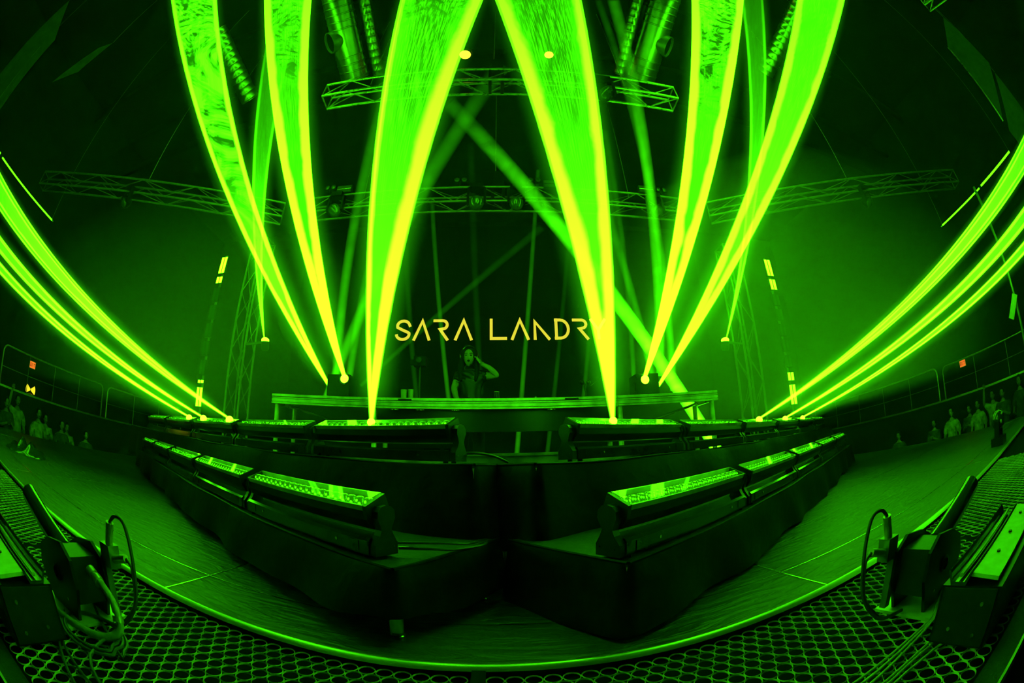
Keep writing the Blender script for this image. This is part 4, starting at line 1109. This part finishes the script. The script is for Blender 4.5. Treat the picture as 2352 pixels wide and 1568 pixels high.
# ---- the crowd beside the stage
def crowd_meshes(key, arm_l, arm_r):
    V = [(0,0,0.92), (0,0,1.10), (0,0,1.30), (0,0,1.42), (0,0,1.50), (0,-0.005,1.55),
         (-0.18,0,1.40), arm_l[0], arm_l[1], arm_l[2], (0.18,0,1.40), arm_r[0], arm_r[1], arm_r[2],
         (-0.10,0,0.86), (-0.11,-0.02,0.48), (-0.11,0.02,0.08), (-0.115,-0.11,0.04), (0.10,0,0.86), (0.11,-0.02,0.48), (0.11,0.02,0.08), (0.115,-0.11,0.04)]
    E_ = [(0,1),(1,2),(2,3),(3,4),(4,5),(3,6),(6,7),(7,8),(8,9),(3,10),(10,11),(11,12),(12,13),(0,14),(14,15),(15,16),(16,17),(0,18),(18,19),(19,20),(20,21)]
    RD = [(0.15,0.11),(0.14,0.10),(0.165,0.115),(0.10,0.08),0.058,0.054, 0.068,0.048,0.038,(0.036,0.022), 0.068,0.048,0.038,(0.036,0.022), 0.095,0.064,0.045,0.038, 0.095,0.064,0.045,0.038]
    mb = to_mb(skin_mesh('c', V, E_, RD, 1), MB())
    head_shape(mb, (0, -0.02, 1.655), 1.0, False)
    mb.cur = 0
    for pp, qq in ((arm_l[2], arm_l[1]), (arm_r[2], arm_r[1])):
        d = Vector(pp)-Vector(qq); fingers(mb, pp, d, d.cross(Vector((0,1,0.2))), (0,-1,0.1))
    body = mb.mesh('body', ['skin', 'hair'], True)
    VS = [(0,0,0.84), (0,0,1.10), (0,0,1.30), (0,0,1.42), (0,0,1.46), (-0.18,0,1.40), Vector((-0.18,0,1.40)).lerp(Vector(arm_l[0]), 0.95), (0.18,0,1.40), Vector((0.18,0,1.40)).lerp(Vector(arm_r[0]), 0.95)]
    top = to_mb(skin_mesh('c', VS, [(0,1),(1,2),(2,3),(3,4),(3,5),(5,6),(3,7),(7,8)], [(0.215,0.175),(0.185,0.145),(0.19,0.14),(0.125,0.105),0.085,0.092,0.085,0.092,0.085], 1), MB())
    tr = to_mb(skin_mesh('c', [(0,0,0.93),(-0.10,0,0.86),(-0.11,-0.02,0.48),(-0.11,0.02,0.10),(0.10,0,0.86),(0.11,-0.02,0.48),(0.11,0.02,0.10)], [(0,1),(1,2),(2,3),(0,4),(4,5),(5,6)], [(0.16,0.125),0.11,0.08,0.07,0.11,0.08,0.07], 1), MB())
    hair = MB()
    def hf(u, v):
        f = 2*math.pi*u; tt = v*math.pi*0.55; x, y, z = math.sin(tt)*math.cos(f), math.sin(tt)*math.sin(f), math.cos(tt)
        if y < 0 and z < 0.5: y = max(y, -0.55)
        return (0.084*x, -0.012+0.104*y, 1.668+0.118*z)
    hair.grid(hf, 20, 8)
    return dict(body=body, top=top.mesh('top', 'crowd_cloth', True), top2=top.mesh('top', 'crowd_cloth_light', True), trousers=tr.mesh('trousers', 'trousers', True), hair=hair.mesh('hair', 'hair', True))
CM = [crowd_meshes('a', ((-0.24,0.0,1.14), (-0.20,-0.18,1.02), (-0.13,-0.26,1.05)), ((0.25,0.02,1.13), (0.23,-0.10,0.92), (0.22,-0.14,0.85))),
      crowd_meshes('b', ((-0.30,-0.05,1.50), (-0.25,-0.10,1.76), (-0.23,-0.12,1.86)), ((0.25,0.02,1.13), (0.20,-0.18,1.02), (0.12,-0.26,1.06))),
      crowd_meshes('c', ((-0.22,-0.08,1.16), (-0.10,-0.28,1.24), (-0.05,-0.33,1.27)), ((0.22,-0.08,1.16), (0.10,-0.28,1.26), (0.04,-0.33,1.30)))]
def crowd_person(x, y, h, var, light, label, group):
    crowd_person.n += 1
    x += (0.28 if crowd_person.n % 2 else -0.10)*(1 if x > 0 else -1)
    k = h/1.77
    rz = math.atan2(x, -(y-4.2)) if abs(x) > 1 else 0
    ang = math.atan2(-(0-x), (3.0-y))      # face the stage centre
    face = Vector((0-x, 3.5-y)).normalized()
    rz = math.atan2(face.x, -face.y)
    t = thing('person', label, 'person', (x, y, ROOM_Z0), rz, group)
    t.scale = (k, k, k)
    m_ = CM[var]
    link('body', m_['body'], t); link('top', m_['top2' if light else 'top'], t); link('trousers', m_['trousers'], t); link('hair', m_['hair'], t)
    return t
crowd_person.n = 0
GL, GR = 'people standing beside the left of the stage', 'people standing beside the right of the stage'
for x, y, h, v_, l_, lab in (
    (-9.62, 2.25, 1.80, 0, False, 'dim person at the very left edge of the crowd'),
    (-9.55, 2.72, 1.66, 2, False, 'person in dark clothes beside the one in the pale jacket, nearer the left edge'),
    (-9.48, 3.16, 1.78, 1, True, 'person in a pale jacket raising one arm in the left crowd'),
    (-9.30, 3.66, 1.66, 0, True, 'person right of the pale jacket in the left crowd'),
    (-9.16, 3.98, 1.58, 2, True, 'person in a bright shirt with hands together in the left crowd'),
    (-9.02, 4.28, 1.56, 0, False, 'small dark person in the middle of the left crowd'),
    (-8.92, 4.58, 1.52, 2, True, 'person near the right end of the left crowd, arms folded'),
    (-8.80, 4.95, 1.48, 0, False, 'last dim person at the right end of the left crowd')):
    crowd_person(x, y, h, v_, l_, lab, GL)
for x, y, h, v_, l_, lab in (
    (9.62, 2.00, 1.72, 0, False, 'dim person at the very right edge of the crowd'),
    (9.55, 2.45, 1.62, 2, False, 'dark person second from the right edge of the crowd'),
    (9.50, 2.85, 1.64, 1, True, 'person with one arm raised in the right crowd'),
    (9.45, 3.20, 1.56, 0, True, 'person in a pale top left of the raised arm in the right crowd'),
    (9.30, 3.55, 1.50, 2, False, 'small dark person in the middle of the right crowd'),
    (9.18, 3.92, 1.58, 0, True, 'person standing near the twin rail posts in the right crowd'),
    (8.95, 4.55, 1.42, 2, False, 'dim person left of the rail posts in the right crowd'),
    (8.75, 5.40, 1.36, 0, False, 'farthest dim person at the left end of the right crowd')):
    crowd_person(x, y, h, v_, l_, lab, GR)

# ================================================================== RAILS, SIGNS AND SMALL THINGS AT THE SIDES
def guard_rail(label, x, y0, y1, zb, zt):
    t = thing('guard_rail', label, 'rail', (x, (y0+y1)/2, zb), 0, 'guard rails on the side platforms')
    r_ = 0.14
    pts = [(x, y0, zb)] + [(x, y0+r_-r_*math.cos(R(a)), zt-r_+r_*math.sin(R(a))) for a in range(0, 91, 15)] + [(x, y1-r_+r_*math.sin(R(a)), zt-r_+r_*math.cos(R(a))) for a in range(0, 91, 15)] + [(x, y1, zb)]
    MB().tube(pts, 0.020, 8).build('frame', 'rail_steel', t, True, True)
    MB().cyl((x, y0, zb+0.38), (x, y1, zb+0.38), 0.008, n=6).build('mid_rail', 'dark_truss', t, True, True)
    n = max(2, int((y1-y0)/0.9))
    for i in range(1, n):
        MB().cyl((x, y0+(y1-y0)*i/n, zb), (x, y0+(y1-y0)*i/n, zt), 0.010, n=6).build('bar', 'dark_truss', t, True, True)
guard_rail('guard rail with a rounded corner on the left platform, nearer part', -10.02, 2.6, 6.22, 0.60, 1.42)
guard_rail('guard rail on the left platform, part behind the low beams', -10.02, 6.42, 9.8, 0.60, 1.42)
guard_rail('guard rail on the right platform left of the twin posts', 10.02, 4.66, 9.8, 0.50, 1.30)
guard_rail('guard rail on the right platform right of the twin posts', 10.02, 1.2, 4.46, 0.50, 1.26)
for sx, zz in ((-1, 0.60), (1, 0.50)):
    o = MB().box((min(sx*9.985, sx*10.01), 0.5, zz-0.03), (max(sx*9.985, sx*10.01), 13.3, zz+0.012)).build('edge_strip', 'rail_steel')
    tag(o, 'thin metal strip along the edge of the %s platform' % ('left' if sx < 0 else 'right'), 'strip', 'edge strips of the side platforms')

def exit_sign(label, x, y, z, sx):
    t = thing('exit_sign', label, 'sign', (x, y, z), 0, 'exit signs')
    d = -sx                                       # face looks towards the stage
    MB().box((min(x, x+sx*0.06), y-0.13, z-0.10), (max(x, x+sx*0.06), y+0.13, z+0.10)).build('box', 'label_white', t, world=True)
    f = MB().box((min(x-sx*0.006, x), y-0.12, z-0.09), (max(x-sx*0.006, x), y+0.12, z+0.09)).build('face', 'exit_face', t, world=True)
    # letters E X I T, read from the stage side
    g = {'E': [(0,0,0.2,1),(0.2,0,1,0.18),(0.2,0.41,0.8,0.59),(0.2,0.82,1,1)], 'I': [(0.38,0,0.62,1)], 'T': [(0.38,0,0.62,0.82),(0,0.82,1,1)]}
    for i, ch in enumerate('EXIT'):
        mb = MB(); lw, lh = 0.042, 0.10
        def Yc(a): return y - sx*-1*(-0.105 + 0.054*i + lw*a)*-1 if False else y + (0.105 - 0.054*i - lw*a)*(1 if sx > 0 else -1)
        if ch == 'X':
            for a0, a1 in ((0, 0.8), (0.8, 0)):
                P_ = [(x-sx*0.006, Yc(a0), z-lh/2), (x-sx*0.006, Yc(a0+0.22), z-lh/2), (x-sx*0.006, Yc(a1+0.22), z+lh/2), (x-sx*0.006, Yc(a1), z+lh/2)]
                mb.prism(P_, (-sx*0.004, 0, 0))
        else:
            for (a0, b0, a1, b1) in g[ch]:
                ya, yb = sorted((Yc(a0), Yc(a1)))
                mb.box((min(x-sx*0.010, x-sx*0.006), ya, z-lh/2+lh*b0), (max(x-sx*0.010, x-sx*0.006), yb, z-lh/2+lh*b1))
        mb.build('letter_'+ch.lower(), 'exit_letter', f, world=True)
exit_sign('small glowing orange exit sign on the left wall', -12.90, 4.65, 1.433, -1)
exit_sign('small glowing orange exit sign on the right wall', 12.90, 4.83, 1.333, 1)
t = thing('floor_uplight', 'yellow lamp with two wings glowing at the left platform edge', 'lamp', (-10.9, 3.96, 0.60))
MB().lathe([(0.10,0.0),(0.10,0.02),(0.03,0.05)], (0,0,0), n=14).build('base', 'black_metal', t, True)
for s_ in (-1, 1):
    MB().lathe([(0.02,0.0),(0.10,0.13),(0.09,0.135)], (0,s_*0.01,0.13), (0,s_,0.05), 14).build('shade', 'warm_lamp', t, True)
MB().cyl((0,0,0.04), (0,0,0.16), 0.012, n=8).build('stem', 'black_metal', t, True)

# plastic sheet crumpled at the left end of the stage
mb = MB(); rr = random.Random(5)
offs = [(rr.uniform(-1,1), rr.uniform(-1,1), rr.uniform(3,9), rr.uniform(3,9), rr.uniform(0,6)) for _ in range(7)]
def bag(u, v):
    a, r_ = 2*math.pi*u, 0.02+0.36*v
    x, y = r_*math.cos(a)*(1+0.15*math.sin(3*a)), r_*math.sin(a)*0.8
    h = (1-v)**0.8*0.16
    w_ = sum(math.sin(fx*x*4+fy*y*4+p_) for _, _, fx, fy, p_ in offs)/7
    return (x, y, max(0.002, h*(0.7+0.6*w_)+0.02*abs(w_)))
mb.grid(bag, 60, 16)
o = mb.build('crumpled_plastic', 'gloss_black', None, True); o.location = (-4.9, 1.75, 0.0)
tag(o, 'crumpled shiny black plastic sheet lying at the left end of the stage', 'plastic')
# floor lamp at the right edge of the stage
t = thing('floor_moving_light', 'black rounded stage lamp with two bright spots at the right end of the stage', 'stage light', (4.30, 1.20, 0.0))
t.scale = (0.62, 0.62, 0.62)
MB().box((-0.15,-0.13,0.0), (0.15,0.13,0.12)).build('base', 'satin_black', t)
for s_ in (-1, 1): MB().box((s_*0.14-0.02,-0.05,0.12), (s_*0.14+0.02,0.05,0.36)).build('yoke_arm', 'satin_black', t)
h = MB().sphere((0,0,0.36), (0.11,0.15,0.15), 18, 12).build('head', 'gloss_black', t, True)
MB().sphere((-0.095,-0.09,0.34), (0.012,0.02,0.03), 10, 6).build('status_light', 'panel_steel', h, True)
MB().sphere((-0.06,-0.10,0.44), (0.014,0.02,0.018), 10, 6).build('status_light', 'panel_steel', h, True)
# plate on a pole at the right edge
t = thing('pole_plate', 'tilted pale plate on a tall pole at the right edge', 'plate', (7.2, 1.20, -1.25))
MB().cyl((7.2,1.20,-1.25), (7.2,1.20,3.4), 0.03, n=10).build('pole', 'dark_truss', t, True, True)
MB().prism([(7.13,1.33,1.28), (7.13,1.43,1.34), (7.13,1.22,1.64), (7.13,1.12,1.58)], (0.03,0,0)).build('plate', 'panel_steel', t, world=True)

# ================================================================== FOREGROUND: CANNONS, STROBES, HOSES AND CABLES on the mats
def smooth(pts, n=8):
    P_ = [Vector(p) for p in pts]; out = []
    for i in range(len(P_)-1):
        a, b, c, d = P_[max(i-1,0)], P_[i], P_[i+1], P_[min(i+2,len(P_)-1)]
        for k in range(n):
            q = k/n; out.append(0.5*((2*b)+(c-a)*q+(2*a-5*b+4*c-d)*q*q+(3*b-a-3*c+d)*q**3))
    return out+[P_[-1]]
ZM = -0.008
def cannon(sx, label, dx):
    X = lambda x: sx*x + dx
    t = thing('gas_cannon', label, 'cannon', (X(1.2), 0.60, ZM), 0, 'gas cannons at the stage front')
    MB().prism([(X(1.08),0.45,ZM), (X(1.34),0.45,ZM), (X(1.34),0.72,ZM), (X(1.08),0.72,ZM)], (0,0,0.010)).build('base_plate', 'panel_steel', t, world=True)
    pl = [(1.11,ZM+0.010),(1.30,ZM+0.010),(1.36,0.10),(1.33,0.17),(1.24,0.215),(1.13,0.235),(1.07,0.20),(1.06,0.12)]
    for y in (0.52, 0.655):
        p = MB().prism([(X(a),y,b) for a, b in pl], (0,0.012,0)).build('side_plate', 'satin_black', t, world=True)
        if y < 0.6:
            MB().lathe([(0.026,0),(0.026,0.006),(0.018,0.008),(0.018,0.0)], (X(1.20),y,0.12), (0,-1,0), 18).build('knob', 'black_metal', p, True, True)
            MB().cyl((X(1.15),y,0.055), (X(1.15),y-0.003,0.055), 0.005, n=8).build('screw', 'chrome', p, True, True)
    MB().prism([(X(a),0.535,b) for a, b in [(1.09,0.06),(1.31,0.06),(1.32,0.15),(1.23,0.20),(1.10,0.20)]], (0,0.118,0)).build('body', 'black_metal', t, world=True)
    p0, p1 = Vector((X(1.24),0.595,0.165)), Vector((X(1.66),0.615,0.245)); d = (p1-p0).normalized(); L_ = (p1-p0).length
    MB().lathe([(0.040,0),(0.040,L_),(0.035,L_),(0.035,L_-0.2)], p0, d, 24).build('barrel', 'gloss_black', t, True, True)
    # valve block and couplings behind
    v_ = MB().box((min(X(1.03),X(1.085)),0.67,0.18), (max(X(1.03),X(1.085)),0.715,0.25)).box((min(X(1.06),X(1.085)),0.665,0.02), (max(X(1.06),X(1.085)),0.69,0.18)).build('valve_block', 'dark_truss', t, world=True)
    MB().cyl((X(1.05),0.69,0.25), (X(1.03),0.69,0.32), 0.014, n=12).build('coupling', 'brass_fitting', v_, True, True)
    MB().cyl((X(1.03),0.69,0.21), (X(0.97),0.70,0.23), 0.013, n=12).build('coupling', 'brass_fitting', v_, True, True)
    MB().tube(smooth([(X(1.03),0.69,0.32), (X(1.00),0.695,0.345), (X(0.955),0.70,0.33), (X(0.92),0.69,0.24), (X(0.92),0.67,0.12), (X(0.98),0.63,0.03), (X(1.08),0.60,0.015)]), 0.006, 8).build('air_hose', 'cable_rubber', t, True, True)
    MB().tube(smooth([(X(0.97),0.70,0.23), (X(0.945),0.70,0.20), (X(0.945),0.68,0.10), (X(1.0),0.64,0.02)]), 0.005, 8).build('air_hose', 'cable_rubber', t, True, True)
    return t
cannon(-1, 'black gas cannon with a long barrel at the left of the stage front', -0.03)
cannon(1, 'black gas cannon with a long barrel at the right of the stage front', 0.0)

def front_strobe(sx, label, dx):
    X = lambda x: sx*x + dx
    lo = lambda a, b: (min(X(a), X(b)), max(X(a), X(b)))
    t = thing('strobe_bar', label, 'stage light', (X(1.15), 0.29, ZM), 0, 'strobe bars at the stage front')
    x0, x1 = lo(0.95, 1.50)
    MB().box((x0,0.20,0.012), (x1,0.40,0.168)).build('housing', 'satin_black', t, world=True)
    for xx in (1.0, 1.44):
        for yy in (0.23, 0.37): MB().cyl((X(xx),yy,ZM), (X(xx),yy,0.014), 0.014, n=10).build('foot', 'satin_black', t, True, True)
    pa = MB().prism([(X(0.965),0.222,0.176), (X(1.49),0.222,0.176), (X(1.49),0.318,0.186), (X(0.965),0.318,0.186)], (0,0,0.010)).build('top_plate', 'panel_steel', t, world=True)
    for xx in (1.10, 1.24, 1.40):
        MB().cyl((X(xx),0.275,0.190), (X(xx),0.275,0.196), 0.007, n=10).build('screw', 'satin_black', pa, True, True)
    MB().prism([(X(0.955),0.318,0.200), (X(0.955),0.332,0.176), (X(0.955),0.372,0.176), (X(0.955),0.386,0.205), (X(0.955),0.391,0.203), (X(0.955),0.377,0.168), (X(0.955),0.326,0.168), (X(0.955),0.312,0.196)], (sx*0.53,0,0)).build('reflector', 'gloss_black', t, world=True)
    MB().cyl((X(0.97),0.352,0.186), (X(1.47),0.352,0.186), 0.006, n=8).build('lamp_tube', 'clear_plastic', t, True, True)
    MB().box((lo(0.944,0.95)[0],0.21,0.02), (lo(0.944,0.95)[1],0.39,0.164)).build('end_cap', 'black_metal', t, world=True)
    for yy, zz in ((0.25,0.05), (0.34,0.06), (0.25,0.13)):
        MB().cyl((X(0.9445),yy,zz), (X(0.9405),yy,zz), 0.006, n=8).build('bolt', 'chrome', t, True, True)
    return t
front_strobe(-1, 'black strobe bar with a pale top plate at the front left corner', -0.085)
front_strobe(1, 'black strobe bar with a pale top plate at the front right corner', 0.0)

def cable(name, label, pts, r_, m_, group, sm_=8):
    P_ = [Vector(p) for p in pts]; out = []
    for i in range(len(P_)-1):
        a, b, c, d = P_[max(i-1,0)], P_[i], P_[i+1], P_[min(i+2,len(P_)-1)]
        for k in range(sm_):
            q = k/sm_
            out.append(0.5*((2*b)+(c-a)*q+(2*a-5*b+4*c-d)*q*q+(3*b-a-3*c+d)*q**3))
    out.append(P_[-1])
    o = MB().tube(out, r_, 8).build(name, m_, None, True)
    return tag(o, label, 'hose' if 'hose' in name else 'cable', group)
zc = 0.001
t = thing('gas_hose', 'thick grey hose with a metal coupling leaving the left cannon', 'hose', (-1.10, 0.58, 0.15))
mbp = [(-1.10,0.60,0.17), (-1.03,0.60,0.15), (-0.98,0.60,0.11), (-0.955,0.58,0.05), (-1.00,0.535,0.015), (-1.10,0.49,0.01), (-1.24,0.46,0.015), (-1.33,0.44,0.03)]
MB().tube(smooth(mbp), 0.0125, 10).build('hose', 'grey_hose', t, True, True)
for k, (a, b) in enumerate((((-1.10,0.60,0.17),(-1.075,0.60,0.162)), ((-1.065,0.60,0.160),(-1.045,0.60,0.153)), ((-0.965,0.592,0.085),(-0.960,0.587,0.070)))):
    MB().cyl(a, b, 0.019, n=12).build('coupling', 'brass_fitting', t, True, True)
loop = []
for i in range(60):
    a = 2*math.pi*i/27
    loop.append((-1.055 + (0.135-0.012*(i//27))*math.cos(a) , 0.525 + (0.098-0.010*(i//27))*math.sin(a), zc+0.004+0.007*(i//27)))
loop = [(-1.25,0.66,zc)] + loop + [(-0.95,0.43,zc+0.004), (-0.80,0.36,zc), (-0.62,0.30,zc)]
CG = 'cables lying on the ring mats'
cable('cable', 'thin black cable coiled in loops on the left ring mat', loop, 0.0055, 'cable_rubber', CG, 3)
cable('cable', 'cable running from the coil towards the front edge', [(-1.22,0.50,zc), (-1.08,0.40,zc), (-0.95,0.36,zc), (-0.78,0.34,zc), (-0.60,0.33,zc)], 0.005, 'cable_rubber', CG)
cable('cable', 'cable running beside the coil, closest to the left strobe bar', [(-1.20,0.44,zc), (-1.05,0.37,zc), (-0.90,0.31,zc), (-0.70,0.27,zc), (-0.50,0.26,zc)], 0.005, 'cable_rubber', CG)
for k, (pts, lab) in enumerate((
    ([(1.27,0.53,0.04), (1.16,0.50,zc), (1.08,0.475,zc), (0.94,0.478,zc), (0.73,0.482,zc), (0.5,0.49,zc)], 'uppermost of six thin cables running left from the right cannon'),
    ([(1.25,0.50,0.03), (1.12,0.47,zc), (0.94,0.465,zc), (0.74,0.462,zc), (0.5,0.465,zc)], 'second of six thin cables running left from the right cannon'),
    ([(1.20,0.47,zc), (1.02,0.455,zc), (0.88,0.448,zc), (0.75,0.440,zc), (0.5,0.43,zc)], 'third of six thin cables running left from the right cannon'),
    ([(0.96,0.37,0.02), (1.00,0.395,zc), (0.90,0.405,zc), (0.763,0.409,zc), (0.5,0.41,zc)], 'fourth cable from the top, leaving the right strobe bar'),
    ([(0.96,0.35,0.02), (0.98,0.38,zc), (0.88,0.395,zc), (0.768,0.396,zc), (0.5,0.39,zc)], 'fifth cable from the top, leaving the right strobe bar'),
    ([(0.96,0.33,0.02), (0.95,0.36,zc), (0.86,0.375,zc), (0.775,0.380,zc), (0.5,0.37,zc)], 'lowest cable leaving the right strobe bar'))):
    cable('cable', lab, pts, 0.0045, 'grey_hose', CG)
cable('cable', 'black cable leaving the nearest batten on the front left riser', [(-0.33,1.315,0.305), (-0.24,1.33,0.305), (-0.15,1.40,0.292), (-0.06,1.52,0.284), (-0.05,1.62,0.278)], 0.006, 'cable_rubber', 'cables on the risers')
cable('cable', 'second black cable curling from the nearest batten on the front left riser', [(-0.33,1.305,0.325), (-0.22,1.36,0.32), (-0.12,1.44,0.305), (-0.08,1.55,0.29)], 0.005, 'cable_rubber', 'cables on the risers')
cable('cable', 'black cable curling from the nearest batten on the rear left riser', [(-0.175,1.90,0.64), (-0.10,1.93,0.645), (-0.02,2.0,0.632), (0.05,2.08,0.600)], 0.007, 'cable_rubber', 'cables on the risers')

# ================================================================== thicker haze hanging over the two wings
def haze_bank(label, c, r_, dens):
    m, N, L = mat('haze_%d' % len(MAT))
    out = N.new('ShaderNodeOutputMaterial'); v = N.new('ShaderNodeVolumeScatter')
    v.inputs['Color'].default_value = (1, 1, 1, 1); v.inputs['Density'].default_value = dens; v.inputs['Anisotropy'].default_value = 0.2
    tc = N.new('ShaderNodeTexCoord'); ms = N.new('ShaderNodeVectorMath'); ms.operation = 'DIVIDE'; ms.inputs[1].default_value = r_
    so = N.new('ShaderNodeVectorMath'); so.operation = 'SUBTRACT'; so.inputs[1].default_value = (0, 0, 0.6)
    L.new(tc.outputs['Object'], so.inputs[0]); L.new(so.outputs[0], ms.inputs[0])
    ln = N.new('ShaderNodeVectorMath'); ln.operation = 'LENGTH'; L.new(ms.outputs[0], ln.inputs[0])
    q = mathn(N, L, 'SUBTRACT', 1.0, ln.outputs['Value'], True)
    L.new(mathn(N, L, 'MULTIPLY', mathn(N, L, 'POWER', q, 1.4), dens), v.inputs['Density'])
    m.cycles.volume_step_rate = 4.0
    L.new(v.outputs[0], out.inputs['Volume'])
    mb = MB().sphere((0,0,0), r_, 28, 18)
    mb.v = [(x, y, max(z, -0.02*(1-(x/r_[0])**2))) for x, y, z in mb.v]      # lies flat on the level of the battens
    o = mb.build('haze_bank', list(MAT)[-1], None, True)
    o.location = c
    tag(o, label, 'haze', 'banks of stage haze', 'stuff')
    return o
haze_bank('bank of green haze hanging around the low beams on the right', (3.9, 3.9, 0.86), (3.5, 3.0, 3.2), 0.24)
haze_bank('bank of green haze hanging around the low beams on the left', (-3.9, 3.9, 0.86), (3.2, 2.8, 2.6), 0.13)
